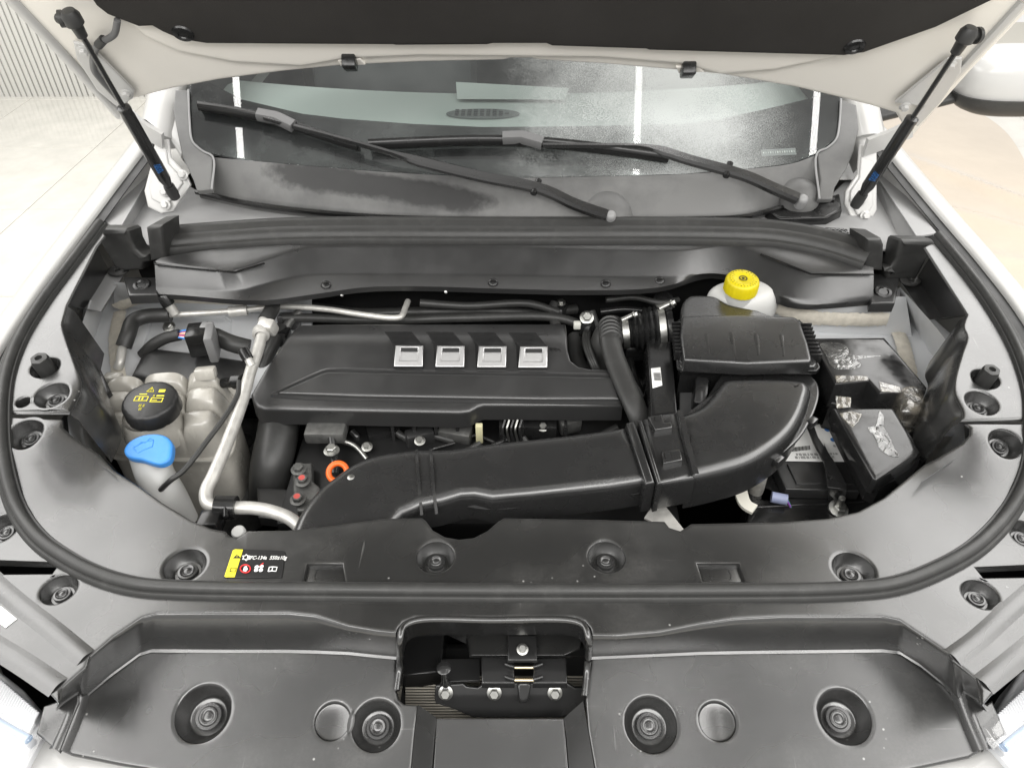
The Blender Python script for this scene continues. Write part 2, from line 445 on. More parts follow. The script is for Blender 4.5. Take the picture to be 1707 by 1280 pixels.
# ================================================================= car body
body = thing('car_body', 'white front body shell of the car around the open engine bay', 'car', (0, .9, 0))
# fenders: inner edge (px), lofted outward and down
FL = [(275, 205), (240, 252), (190, 318), (128, 402), (60, 496), (0, 590), (-45, 680), (-70, 780), (-75, 880), (-60, 980), (-20, 1090)]
FRr = [(1440, 205), (1490, 268), (1560, 352), (1625, 428), (1690, 512), (1740, 596), (1780, 690), (1795, 790), (1800, 890), (1790, 990), (1750, 1100)]
def fender(pts, sgn):
    P = cr([onH(a, b, lambda x, y: HF(x, y) - .004) for a, b in pts], 5)
    rows = []
    prof = [(.004, -.05), (.0045, -.012), (.006, -.003), (.010, 0.0), (.024, .002), (.040, -.003), (.056, -.014), (.068, -.032), (.077, -.065), (.084, -.13), (.090, -.32), (.080, -.60)]
    for a, b in prof:
        rows.append([p + Vector((sgn * a, 0, b)) for p in P])
    sweep('fender_gap', [p + Vector((-sgn * .004, 0, -.009)) for p in P], [(.011, 0), (-.011, 0), (-.011, -.002), (.011, -.002)], DRK, body, closed_prof=True)
    return loft('fender', rows, WHT, body, 60)
fender(FL, -1); fender(FRr, 1)
# doors / body sides behind the fender
for s in (-1, 1):
    loft('door', [[Vector((s * a, y, z)) for y in (1.52, 1.9, 2.6, 3.4)] for a, z in ((.72, 1.01), (.80, 1.01), (.845, .98), (.865, .85), (.86, .5), (.83, .2))], WHT, body, 60)
# a-pillar and roof corner
for s, q in ((-1, [(300, 150), (318, 240), (300, 262), (272, 215), (268, 165)]), (1, [(1415, 170), (1432, 250), (1440, 270), (1465, 230), (1460, 180)])):
    quadbox('pillar_foot', [PL(a, b, (0, 1.50, 1.06), Vector((0, -.6, .8))) for a, b in q], .05, WHT, body, r=.012, n=(0, -.6, .8))
    tube('windshield_pillar', [Vector((s * .77, 1.56, 1.08)), Vector((s * .74, 1.80, 1.26)), Vector((s * .66, 2.35, 1.58))], .045, WHT, body, flat=.7)
# sheet-metal shelf under the hinges (gutter)
def zpl(name, pts, z, th, m, par, r=.002, **k): return plate(name, zs(pts, z), th, m, par, r=r, **k)
GL = [(245, 272), (262, 330), (330, 322), (420, 340), (570, 358), (420, 366), (300, 372), (265, 385), (262, 425), (205, 432), (172, 372)]
zpl('gutter_panel', [(248, 268), (330, 318), (450, 336), (570, 352), (860, 358), (860, 372), (420, 372), (300, 380), (264, 396), (258, 408), (208, 410), (168, 385)], .995, .004, GRY, body)
zpl('gutter_panel', [(1440, 270), (1490, 300), (1560, 380), (1540, 414), (1470, 416), (1440, 410), (1330, 392), (1240, 372), (860, 372), (860, 358), (1240, 352), (1380, 330)], .995, .004, GRY, body)
# light inner fender rails with their dark inner faces
for top, bot in (([(198, 384), (170, 366), (234, 276), (254, 288)], [(254, 288), (198, 384), (214, 392), (260, 316)]),
                 ([(1462, 294), (1476, 284), (1562, 388), (1528, 394)], [(1462, 294), (1528, 394), (1502, 410), (1458, 325)])):
    zpl('fender_rail', top, 1.022, .004, GRY, body, r=.0015)
    q = zs(bot[:2], 1.018) + zs(bot[2:], .99); mesh('rail_face', q, [(0, 1, 2, 3)], GRY, body, 0)
# inner apron walls and strut shelves
def wallstrip(name, top, z0, bot, z1, m, par, nn=16):
    return loft(name, [resample(onC(top, z0) if callable(z0) else zs(top, z0), nn), resample(zs(bot, z1), nn)], m, par, 50)
zpl('strut_shelf', [(140, 500), (200, 478), (520, 478), (520, 640), (330, 670), (120, 700)], .845, .01, WHB, body, holes=[zs([(250, 532), (262, 524), (372, 524), (386, 534), (384, 575), (330, 600), (262, 600), (236, 586)], .845)])
zpl('strut_shelf', [(1260, 480), (1500, 480), (1590, 560), (1640, 720), (1480, 720), (1260, 600)], .845, .01, WHB, body)
wallstrip('apron', [(150, 500), (120, 590), (135, 650), (110, 700), (120, 740), (190, 790)], .955, [(205, 500), (170, 600), (175, 660), (160, 720), (180, 770), (240, 830)], .72, WHB, body)
wallstrip('apron', [(1500, 478), (1560, 545), (1610, 610), (1640, 700), (1600, 760), (1540, 800)], .965, [(1500, 556), (1530, 590), (1556, 660), (1560, 720), (1540, 780), (1500, 830)], .72, WHB, body)
# cowl side bulkhead seen above the shelves
loft('bulkhead', [resample(zs([(190, 470), (330, 478), (520, 480)], .95), 8), resample(zs([(190, 512), (330, 520), (520, 524)], .845), 8)], WHB, body, 30)
loft('bulkhead', [resample(zs([(1260, 478), (1380, 500), (1510, 494)], .95), 8), resample(zs([(1260, 545), (1380, 556), (1520, 560)], .845), 8)], WHB, body, 30)
def planeof(a, b, c):
    n = (b - a).cross(c - a).normalized(); n = n if n.dot(C0 - a) > 0 else -n
    return a, n
def bead(pts, wd, pl):
    p0, n = pl; N_ = 90
    P = resample(cr([PL(a, b, p0 + n * .005, n) for a, b in pts], 8), N_); V = []; Fc = []
    for i, p in enumerate(P):
        t = (P[min(i + 1, N_ - 1)] - P[max(i - 1, 0)]).normalized(); s = t.cross(n).normalized()
        for j in range(9):
            a = (j - 4) / 4; V.append(p + s * (a * wd * (1 + .10 * random.uniform(-1, 1) * (abs(a) > .8))) + n * (.004 * (1 - a * a) + random.uniform(-.0005, .0005)))
    for i in range(N_ - 1):
        for j in range(8): a = i * 9 + j; Fc.append((a, a + 1, a + 10, a + 9))
    return mesh('sealant_bead', V, Fc, SEALER, body, 80)
bR = planeof(Zp(1260, 478, .95), Zp(1510, 494, .95), Zp(1380, 556, .845)); bL = planeof(Zp(190, 470, .95), Zp(520, 480, .95), Zp(330, 520, .845))
bead([(1276, 494), (1300, 512), (1345, 528), (1420, 533), (1480, 532)], .017, (bR[0] + bR[1] * .012, bR[1]))
sR = (Vector((0, 0, .847)), Vector((0, 0, 1)))
bead([(1482, 530), (1500, 560), (1512, 600), (1518, 640)], .014, sR)
bead([(196, 512), (230, 501), (300, 500), (380, 503), (450, 503)], .013, (bL[0] + bL[1] * .010, bL[1]))
bead([(200, 520), (192, 560), (196, 610), (200, 640)], .012, sR)
# dark bay: firewall, floor tray, side depths
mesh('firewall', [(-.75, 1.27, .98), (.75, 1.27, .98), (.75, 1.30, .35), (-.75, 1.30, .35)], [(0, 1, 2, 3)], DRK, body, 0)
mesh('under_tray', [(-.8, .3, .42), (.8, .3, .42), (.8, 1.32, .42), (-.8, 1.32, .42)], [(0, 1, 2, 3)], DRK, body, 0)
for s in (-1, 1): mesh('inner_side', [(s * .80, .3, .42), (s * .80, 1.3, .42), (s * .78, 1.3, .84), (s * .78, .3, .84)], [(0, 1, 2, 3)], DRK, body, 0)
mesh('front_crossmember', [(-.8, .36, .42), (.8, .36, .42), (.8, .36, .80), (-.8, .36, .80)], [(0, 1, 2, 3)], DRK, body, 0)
# cream bumper/grille trim at the bottom corners
plate('bumper_trim', zs([(62, 1205), (98, 1232), (130, 1245), (240, 1255), (420, 1275), (420, 1400), (0, 1400), (20, 1300)], .815), .05, WHT, body, r=.01)
plate('bumper_trim', zs([(1668, 1215), (1645, 1240), (1600, 1255), (1510, 1265), (1300, 1285), (1300, 1400), (1740, 1400), (1712, 1310)], .815), .05, WHT, body, r=.01)
# door mirror, right
mir = Yp(1690, 132, 1.86)
V, Fc = [], []
for j in range(13):
    ph = math.pi * j / 12
    for i in range(28):
        t = 2 * math.pi * i / 28; s = lambda q, e: math.copysign(abs(q) ** e, q)
        V.append(mir + Vector((.14 * s(math.sin(ph), .6) * s(math.cos(t), .7), .08 * s(math.sin(ph), .6) * s(math.sin(t), .8), .075 * s(math.cos(ph), .7))))
for j in range(12):
    for i in range(28): a = j * 28 + i; b = j * 28 + (i + 1) % 28; Fc.append((a, b, b + 28, a + 28))
mc = mesh('side_mirror', V, Fc, WHT, body, 60)
tube('mirror_arm', [mir + Vector((-.08, 0, -.03)), mir + Vector((-.18, .01, -.06)), Vector((.80, 1.88, .99))], [.022, .026, .034], RUB, mc, 14, flat=.6)
mesh('mirror_base', [mir + Vector((v.x * .9 if 0 else (v - mir).x * 1.03, (v - mir).y * 1.06, min(-.028, (v - mir).z * .9 - .012))) for v in [Vector(q) for q in V]], Fc, RUB, mc, 60)

# ================================================================= trim covers
def recess(par, px, py, rpx, h, matp, depth=.020, kind=0, nrm=(0, 0, 1)):
    c = onH(px, py, h); rad = rpx * mpp(c)
    g = Vector(((h(c.x + .01, c.y) - h(c.x - .01, c.y)) / .02, (h(c.x, c.y + .01) - h(c.x, c.y - .01)) / .02))
    n = Vector((-g.x, -g.y, 1)).normalized()
    return c, rad, n, depth, kind
def holes_of(rs): return [circ(c, rad, n, 32) for c, rad, n, d, k in rs]
def fill_recess(par, rs, m):
    for c, rad, n, d, k in rs:
        if k == 2:      # shallow plain dish
            lathe('recess', [(rad + .0004, -.001), (rad * .99, -d), (rad * .9, -d - .001), (0, -d - .001)], c, m, par, n); continue
        b = lathe('clip_recess', [(rad + .0004, -.0012), (rad * .97, -.004), (rad * .70, -d), (rad * .64, -d - .0015), (0, -d - .0015)], c, m, par, n)
        q = rad * .50
        if k == 3:
            lathe('rubber_stop', [(0, .016), (q * .45, .016), (q * .5, .021), (q * 1.1, .020), (q * 1.25, .013), (q * 1.2, -.02)], c, RUB, par, n, 24, mod=lambda a, b_, t: a * (1 + .05 * math.cos(6 * t))); continue
        lathe('push_clip', [(0, .0042), (q * .30, .0042), (q * .36, .0036), (q * .40, .0042), (q * .62, .0048), (q * .70, .004), (q * .74, .0028), (q * .95, .0026), (q, .0010), (q, -.004)], c - n * d, PLB if k == 1 else PLD, par, n, 28)

# ---- front cover (upper panel + steps + lower panels)
fc = thing('radiator_cover', 'black plastic radiator support cover across the front of the engine bay', 'cover', (0, .55, .80))
UPIN = [(104, 699), (105, 712), (120, 725), (165, 756), (190, 783), (235, 812), (272, 838), (320, 867), (352, 880), (376, 884), (382, 892), (394, 897), (406, 890), (412, 884), (480, 883), (560, 874), (640, 863), (704, 862), (711, 868), (722, 883), (742, 894), (765, 898), (790, 895), (812, 884), (830, 868), (840, 862), (1000, 865), (1108, 868), (1116, 878), (1134, 884), (1152, 872), (1300, 869), (1380, 863), (1430, 852), (1473, 829), (1506, 802), (1540, 774), (1560, 764), (1604, 738), (1616, 724), (1617, 713), (1608, 706)]
STEPL = [(98, 1172), (100, 1150), (115, 1136), (143, 1112), (148, 1096), (190, 1060), (238, 1028), (262, 1022), (480, 1021), (525, 1026), (580, 1044), (628, 1052), (660, 1055)]
NOTCH = [(664, 1046), (672, 1036), (690, 1029), (957, 1029), (975, 1035), (984, 1046)]
STEPR = [(988, 1059), (1030, 1060), (1100, 1054), (1170, 1040), (1225, 1031), (1300, 1027), (1470, 1027), (1500, 1034), (1582, 1088), (1588, 1100), (1630, 1133), (1635, 1150), (1638, 1175)]
HU = lambda x, y: HC(x, y) - .16 * 0
rs_u = [recess(fc, *a) for a in ((308, 942, 33, HC, PLA, .014), (726, 928, 31, HC, PLA, .012), (1011, 928, 31, HC, PLA, .012), (1423, 948, 33, HC, PLA, .014), (98, 982, 28, HC, PLA, .012), (1634, 990, 28, HC, PLA, .012),
        (42, 722, 27, HC, PLA, .017, 1), (1677, 738, 26, HC, PLA, .017, 1), (2, 880, 26, HC, PLA, .014), (1712, 890, 26, HC, PLA, .014))]
win1 = onC([(506, 968), (512, 940), (570, 940), (576, 968)]); win2 = onC([(1172, 968), (1163, 939), (1232, 939), (1242, 968)])
slot1 = onC([(-60, 931), (99, 937), (86, 955), (-60, 957)]); slot2 = onC([(1626, 945), (1770, 938), (1770, 960), (1640, 962)])
outl = onC(UPIN + [(1693, 706), (1740, 704), (1765, 800), (1775, 900), (1765, 990), (1735, 1075), (1690, 1115), (1660, 1150)]) + onC(list(reversed(STEPR))) + onC(list(reversed(NOTCH))) + onC(list(reversed(STEPL))) + onC([(60, 1130), (20, 1090), (-20, 1060), (-50, 980), (-60, 900), (-48, 800), (-25, 695), (20, 695)])
plate('upper_panel', outl, .003, PLA, fc, r=.0025, holes=holes_of(rs_u) + [win1, win2, slot1, slot2], wfun=HC, grid=.03, closed_bottom=False, hr=.003, hdepth=.012)
fill_recess(fc, rs_u, PLA)
for wn, cx in ((win1, 541), (win2, 1203)):
    c = sum(wn, Vector()) / 4 - Vector((0, 0, .011))
    tb = box('access_tab', c, (.062, .06, .01), PLA, fc, bev=.002)
    lathe('tab_mark', [(.0125, 0), (.0125, .0005), (.0135, .0005), (.0135, 0)], c + Vector((0, .0, .005)), PLA, tb)
# inner skirts of the opening
PIN = onC(UPIN)
loft('opening_skirt', [[p - Vector((0, 0, .0025)) for p in PIN], [p - Vector((0, 0, .035)) + Vector((-.012 * (1 if p.x > 0 else -1) * (abs(p.x) > .5), .006, 0)) * -1 for p in PIN]], PLA, fc, 40)
# step walls and lower panels
HL = lambda x, y: .862 + .28 * (y - .48)
LOWL = [(98, 1248), (133, 1165), (150, 1150), (232, 1088), (250, 1083), (480, 1083), (570, 1086), (661, 1094)]
LOWR = [(985, 1094), (1080, 1090), (1150, 1087), (1300, 1084), (1485, 1082), (1505, 1088), (1580, 1145), (1598, 1168), (1632, 1252)]
def step(pairs):
    """pairs: top px, bottom px, lift of the bottom above the lower panel"""
    A, B = [], []
    for (ta, ba, la), (tb, bb, lb) in zip(pairs, pairs[1:]):
        k = 6
        for i in range(k if (tb, bb) != pairs[-1][:2] else k + 1):
            f = i / k; l_ = la + (lb - la) * f
            A.append(onH(ta[0] + (tb[0] - ta[0]) * f, ta[1] + (tb[1] - ta[1]) * f, HC))
            B.append(onH(ba[0] + (bb[0] - ba[0]) * f, ba[1] + (bb[1] - ba[1]) * f, lambda x, y: HL(x, y) + l_))
    rows = [[p + Vector((0, .006, -.0008)) for p in A], [p + Vector((0, .002, -.0003)) for p in A]]
    for f in (.04, .12, .9, .97): rows.append([p.lerp(q, f) + Vector((0, -.0025 if .1 < f < .95 else -.001, 0)) for p, q in zip(A, B)])
    rows.append([q + Vector((0, -.004, 0)) for q in B])
    return loft('step_wall', rows, PLA, fc, 60)
T_ = .012
step([((98, 1172), (95, 1178), T_), ((99, 1152), (96, 1176), T_), ((104, 1142), (104, 1170), T_), ((116, 1134), (116, 1162), T_), ((143, 1112), (131, 1152), T_), ((148, 1096), (138, 1164), 0), ((190, 1060), (185, 1124), 0), ((238, 1028), (234, 1088), 0), ((262, 1022), (254, 1082), 0), ((370, 1021), (370, 1083), 0), ((480, 1021), (480, 1083), 0), ((525, 1026), (525, 1084), 0), ((580, 1044), (580, 1086), 0), ((628, 1052), (628, 1091), 0), ((660, 1055), (661, 1094), 0)])
step([((988, 1059), (985, 1094), 0), ((1030, 1060), (1030, 1092), 0), ((1100, 1054), (1100, 1089), 0), ((1170, 1040), (1170, 1086), 0), ((1225, 1031), (1225, 1085), 0), ((1300, 1027), (1300, 1084), 0), ((1470, 1027), (1470, 1082), 0), ((1500, 1034), (1498, 1085), 0), ((1540, 1060), (1532, 1106), 0), ((1582, 1088), (1572, 1138), 0), ((1588, 1100), (1596, 1166), 0), ((1600, 1109), (1606, 1150), T_), ((1630, 1133), (1630, 1164), T_), ((1635, 1150), (1640, 1176), T_), ((1638, 1175), (1642, 1180), T_)])
for l in ([(133, 1152), (120, 1196), (97, 1250)], [(1601, 1150), (1618, 1198), (1640, 1250)]):
    P = resample(cr([onH(a, b, lambda x, y: HL(x, y) + .003) for a, b in l], 6), 16)
    sweep('end_rib', P, [(.012, -.004), (.009, .004), (.004, .0085), (-.003, .0085), (-.008, .004), (-.012, -.004)], PLA, fc)
rs_l = [recess(fc, *a) for a in ((338, 1188, 45, HL, PLA, .022), (627, 1208, 40, HL, PLA, .016), (554, 1201, 29, HL, PLA, .004, 2))]
rs_r = [recess(fc, *a) for a in ((1408, 1193, 43, HL, PLA, .022), (1085, 1206, 43, HL, PLA, .016), (1196, 1201, 30, HL, PLA, .004, 2))]
plate('lower_panel', onC(LOWL + [(660, 1150), (664, 1164), (674, 1172), (697, 1174), (692, 1215), (683, 1310), (683, 1340), (460, 1315), (300, 1290), (200, 1274), (120, 1258)], HL), .004, PLA, fc, holes=holes_of(rs_l), wfun=HL, grid=.03, closed_bottom=False, hr=.003, hdepth=.008)
plate('lower_panel', onC(list(reversed(LOWR)) + [(976, 1165), (980, 1215), (995, 1300), (995, 1340), (1250, 1318), (1400, 1300), (1520, 1282), (1616, 1262)], HL), .004, PLA, fc, holes=holes_of(rs_r), wfun=HL, grid=.03, closed_bottom=False, hr=.003, hdepth=.008)
fill_recess(fc, rs_l, PLA); fill_recess(fc, rs_r, PLA)
# sunken centre plate and its side walls
HP = lambda x, y: HL(x, y) - .026
plate('centre_panel', onC([(727, 1196), (941, 1196), (956, 1380), (716, 1380)], HP), .004, PLA, fc, r=.002, wfun=HP)
for a, b in (([(697, 1174), (692, 1215), (683, 1310), (683, 1380)], [(728, 1196), (725, 1225), (718, 1310), (716, 1380)]), ([(972, 1168), (980, 1215), (994, 1300), (995, 1380)], [(940, 1196), (944, 1225), (951, 1310), (956, 1380)])):
    loft('centre_wall', [resample(onC(a, lambda x, y: HL(x, y) - .001), 12), resample(onC(b, lambda x, y: HP(x, y) - .001), 12)], PLA, fc, 40)
# rolled rim of the latch opening
rim = [(661, 1150), (666, 1112), (667, 1062), (673, 1044), (692, 1034), (820, 1033), (955, 1034), (972, 1041), (981, 1062), (979, 1110), (975, 1160)]
RP = resample(cr([onH(a, b, lambda x, y: HC(x, y) - .002 if b < 1080 else HL(x, y) + .004) for a, b in rim], 8), 70)
sweep('latch_rim', RP, [(.0042 * math.cos(t), .004 * math.sin(t)) for t in [math.pi * 2 * k / 12 for k in range(12)]], PLA, fc, closed_prof=True)
loft('latch_skirt', [[p - Vector((0, 0, .002)) for p in RP], [p - Vector((0, -.004, .04)) for p in RP]], PLB, fc, 60)
# end tabs
for q, wq in (([(92, 1168), (132, 1146), (131, 1170), (98, 1252), (60, 1222), (72, 1176)], [(132, 1152), (133, 1168), (97, 1250), (110, 1256), (138, 1166)]), ([(1644, 1172), (1604, 1142), (1606, 1160), (1640, 1250), (1676, 1222), (1654, 1166)], None)):
    plate('end_tab', onC(q, lambda x, y: HL(x, y) + .012), .006, PLA, fc, r=.002)
quadbox('part_sticker', [onH(a, b, lambda x, y: HC(x, y) + .001) for a, b in ((-20, 1010), (2, 1010), (28, 1031), (9, 1046), (-20, 1024))], .0006, WPR, fc, r=.0002, n=(0, 0, 1))
# ridges on the outer corners
for l in ([(-20, 962), (30, 1005), (90, 1052), (143, 1096)], [(-30, 1062), (40, 1105), (98, 1144)], [(1740, 968), (1680, 1020), (1630, 1065), (1588, 1096)], [(1760, 1040), (1700, 1090), (1638, 1140)]):
    P = resample(cr(onC(l), 8), 30); sweep('corner_ridge', P, [(.013, -.0006), (.006, .002), (.002, .0034), (-.002, .0034), (-.006, .002), (-.013, -.0006)], PLA, fc)

# ---- side covers
for s, inn, out, rl in ((-1, [(116, 690), (129, 668), (137, 645), (124, 604), (111, 568), (104, 541), (108, 524), (112, 509), (161, 412), (176, 393)], [(160, 372), (95, 455), (45, 520), (5, 590), (-12, 640), (-20, 690)],
             ((75, 612, 23, HC, PLA, .018, 3), (86, 658, 27, HC, PLA, .015, 1), (38, 670, 11, HC, PLA, .02, 2))),
            (1, [(1600, 703), (1604, 687), (1590, 656), (1592, 630), (1604, 588), (1612, 562), (1606, 545), (1612, 524), (1550, 428), (1540, 412)], [(1560, 402), (1610, 452), (1660, 520), (1705, 590), (1730, 640), (1742, 700)],
             ((1643, 631, 22, HC, PLA, .018, 3), (1637, 671, 26, HC, PLA, .015, 1)))):
    t = thing('side_cover', ('black plastic side cover along the fender beside the coolant reservoir' if s < 0 else 'black plastic side cover along the fender beside the fuse boxes'), 'cover', onH(*(60, 560) if s < 0 else (1650, 560), HC), 'side covers of the engine bay')
    rl = [recess(t, *a) for a in rl]
    A = cr(onC(inn[:8]), 4); A2 = onC(inn[8:])
    plate('top_panel', A + A2 + onC(out), .003, PLA, t, holes=holes_of(rl), wfun=HC, grid=.03, closed_bottom=False, hr=.0025, hdepth=.01)
    fill_recess(t, rl, PLA)
    loft('inner_skirt', [[p - Vector((0, 0, .002)) for p in A], [p + Vector((-s * .008, 0, -.012)) for p in A], [p + Vector((-s * .025, 0, -.10)) for p in A]], PLA, t, 50)
    if s < 0:
        loft('pocket_wall', [zs([(161, 411), (112, 508)], 1.004), zs([(182, 450), (142, 514)], .945)], PLC, t, 20)
        loft('pocket_ledge', [zs([(182, 450), (142, 514)], .945), zs([(205, 460), (168, 519)], .94), zs([(206, 462), (170, 521)], .90)], GRY, t, 20)
        loft('pocket_end', [zs([(112, 508), (120, 512)], 1.0), zs([(142, 516), (168, 520)], .93)], PLC, t, 20)
    else:
        loft('pocket_wall', [zs([(1550, 429), (1611, 524)], 1.004), zs([(1528, 464), (1572, 530)], .945)], PLC, t, 20)
        loft('pocket_ledge', [zs([(1528, 464), (1572, 530)], .945), zs([(1505, 474), (1546, 534)], .94), zs([(1504, 476), (1544, 536)], .90)], PLC, t, 20)
        loft('pocket_end', [zs([(1611, 524), (1606, 528)], 1.0), zs([(1572, 532), (1545, 536)], .93)], PLC, t, 20)

# ---- weatherstrip round the front and sides
WS = [(168, 372), (120, 436), (72, 500), (30, 570), (9, 632), (3, 700), (8, 770), (28, 842), (62, 893), (112, 930), (170, 958), (232, 974), (310, 979), (560, 982), (853, 984), (1200, 984), (1400, 981), (1490, 972), (1562, 946), (1628, 908), (1682, 850), (1712, 790), (1722, 720), (1718, 650), (1692, 575), (1648, 500), (1600, 437), (1562, 392)]
WP = resample(cr([onH(a, b, lambda x, y: HC(x, y) + .004) for a, b in WS], 8), 260)
strip = thing('weatherstrip', 'long black rubber hood seal curving round the front and sides of the bay', 'seal', (0, .6, .93))
sweep('seal_bulb', WP, [(.0075, -.006), (.0085, .002), (.007, .0065), (.0035, .009), (-.001, .0095), (-.005, .0075), (-.0072, .003), (-.0075, -.006)], RUB, strip)
sweep('seal_lip', WP, [(.0078, .0015), (.0115, .0022), (.014, .000), (.0145, -.006)], RUB, strip)
sweep('seal_foot', WP, [(-.007, .001), (-.010, .0015), (-.012, -.004)], RUB, strip)
# ================================================================= cowl beam (black scuttle closing panel)
beam = thing('cowl_beam', 'long black plastic scuttle beam behind the engine', 'panel', (0, 1.24, .94))
b0 = [(268, 430), (300, 424), (450, 406), (860, 400), (1290, 408), (1400, 432), (1456, 446)]
b1 = [(258, 436), (390, 449), (440, 434), (504, 414), (620, 411), (860, 412), (1137, 417), (1180, 412), (1221, 410), (1268, 421), (1352, 453), (1456, 453)]
b2 = [(260, 480), (396, 485), (440, 474), (507, 460), (615, 458), (860, 460), (1115, 462), (1192, 455), (1250, 468), (1310, 497), (1365, 499), (1456, 494)]
b3 = [(262, 490), (300, 492), (437, 501), (520, 491), (622, 478), (860, 482), (970, 484), (1101, 479), (1189, 456), (1250, 474), (1310, 503), (1347, 508), (1451, 501)]
def rowz(l, z, n=70): return resample(cr(zs(l, z), 3), n)
def xs(l, z, n=80):
    P = cr(zs(l, z), 4); out = []; x0, x1 = P[0].x, P[-1].x
    for k in range(n):
        x = x0 + (x1 - x0) * k / (n - 1)
        for a, b in zip(P, P[1:]):
            if a.x <= x <= b.x + 1e-9: f = (x - a.x) / max(b.x - a.x, 1e-9); out.append(a.lerp(b, f)); break
        else: out.append(P[-1])
    return out
r0, r1, r2, r3 = xs(b0, 1.0), xs(b1, .995), xs(b2, .957), xs(b3, .950)
mixr = lambda A, B, f, o=(0, 0, 0): [a.lerp(b, f) + Vector(o) for a, b in zip(A, B)]
loft('front_face', [r0, mixr(r0, r1, .6), mixr(r0, r1, .93), mixr(r1, r2, .05, (0, -.001, 0)), mixr(r1, r2, .93), mixr(r2, r3, .06, (0, -.001, 0)), mixr(r2, r3, .9), r3, [p - Vector((0, -.002, .012)) for p in r3]], PLC, beam, 50)
for px, py in ((543, 475), (822, 471), (1010, 473), (1100, 468)):
    lathe('beam_clip', [(0, .003), (.006, .003), (.009, .001), (.010, -.001)], Zp(px, py, .955), PLB, beam, (0, -.5, .9), 16)
for px, py in ((569, 491), (743, 486), (966, 488)):
    lathe('white_stud', [(0, .003), (.0025, .002), (.003, -.004)], Zp(px, py, .938), WPR, beam, (0, -.7, .7), 12)
for l in ([(258, 437), (258, 440), (391, 454), (441, 439)], [(1268, 424), (1352, 457), (1456, 457)]):
    tube('beam_groove', zs(l, .9955), .0022, PLB, beam, 6, smooth_path=False)
for px, py, s in ((238, 480, -1), (1470, 492, 1)):
    c = Zp(px, py, .95)
    bb = plate('end_bracket', zs([(205, 462), (262, 462), (262, 490), (214, 492)] if s < 0 else [(1448, 456), (1502, 456), (1492, 505), (1452, 505)], .955), .02, PLC, beam, r=.003)
    lathe('end_fastener', [(0, .002), (.008, .002), (.010, .004), (.015, .0035), (.017, 0)], c + Vector((0, 0, .006)), PLB, bb, (0, -.3, 1), 20)
# rubber cowl seal with three ribs
cs = thing('cowl_seal', 'ribbed black rubber seal lying along the scuttle in front of the windshield', 'seal', (0, 1.27, 1.0))
ctr = [(262, 398), (300, 394), (380, 388), (480, 382), (860, 381), (1200, 382), (1300, 387), (1380, 402), (1452, 424)]
CP = resample(cr(zs(ctr, 1.012), 8), 90)
sweep('ribbed_body', CP, [(.036, -.022), (.037, -.012), (.034, -.005), (.028, -.003), (.025, .004), (.018, .009), (.009, .010), (.003, .006), (-.002, .007), (-.008, .013), (-.017, .015), (-.026, .012), (-.031, .004), (-.033, -.012)], RUB, cs, smooth=35)
for q in ([(243, 380), (250, 376), (272, 374), (276, 432), (250, 436), (247, 410)], [(1443, 396), (1470, 398), (1474, 408), (1472, 452), (1438, 450), (1442, 420)]):
    plate('end_sleeve', [Yp(a, b, 1.205 if a < 500 else 1.185) for a, b in q], .07, RUB, cs, r=.006, n=(0, -1, .25))
# hood stop brackets
for s, q, lab in ((-1, [(155, 384), (158, 381), (210, 381), (216, 385), (219, 400), (226, 414), (236, 422), (247, 424), (250, 436), (238, 438), (236, 450), (206, 452), (190, 446), (176, 420), (166, 404), (156, 396)], 'grooved black rubber stop bracket next to the coolant side gutter'),
                  (1, [(1500, 402), (1504, 399), (1556, 400), (1560, 404), (1560, 424), (1548, 428), (1536, 450), (1528, 466), (1478, 466), (1474, 450), (1466, 440), (1474, 445), (1484, 443), (1494, 430), (1497, 412)], 'grooved black rubber stop bracket next to the fuse box side gutter')):
    t = thing('stop_bracket', lab, 'bracket', Yp(205 if s < 0 else 1520, 420, 1.2), 'rubber stop brackets')
    yy = 1.215 if s < 0 else 1.20
    plate('hook_block', [Yp(a, b, yy) for a, b in q], .045, RUB, t, r=.006, n=(0, -1, .35))
    e = Zp(196 if s < 0 else 1518, 450 if s < 0 else 466, .955)
    plate('mount_ear', circ(e, .020, (0, -.2, 1), 20, .014), .004, RUB, t, r=.001, holes=[circ(e, .005, (0, -.2, 1), 14)])

# ================================================================= cowl panel, windshield, cabin
GP0, GN = Vector((0, 1.43, 1.075)), Vector((0, -.5, .866))
def G(px, py, o=0): return PL(px, py, GP0 + GN * o, GN)
cp = thing('windshield_cowl', 'dusty grey plastic cowl panel under the windshield', 'panel', (0, 1.36, 1.0))
c0 = [(329, 317), (420, 337), (570, 354), (700, 361), (860, 363), (1010, 364), (1137, 362), (1240, 358), (1290, 346), (1340, 334), (1388, 330)]
c1 = [(352, 262), (420, 268), (570, 281), (700, 290), (855, 296), (1000, 294), (1140, 290), (1240, 282), (1318, 273), (1345, 264), (1364, 256)]
ca, cb = xs(c0, 1.015), [G(a, b, .0015) for a, b in []]
cb = resample(cr([G(a, b, .002) for a, b in c1], 5), 80); ca = resample(cr(zs(c0, 1.015), 5), 80)
def bow(A, B, f, h): return [a.lerp(b, f) + Vector((0, 0, h)) for a, b in zip(A, B)]
loft('cowl_sheet', [[p - Vector((0, -.004, .02)) for p in ca], ca, bow(ca, cb, .08, .004), bow(ca, cb, .35, .010), bow(ca, cb, .7, .008), bow(ca, cb, .97, .002), [p - Vector((0, -.002, .004)) for p in cb]], COWLS, cp, 50)
sweep('front_lip', [p + Vector((0, -.004, -.001)) for p in ca], [(.006, -.004), (.007, .002), (.003, .005), (-.003, .003)], PLB, cp)
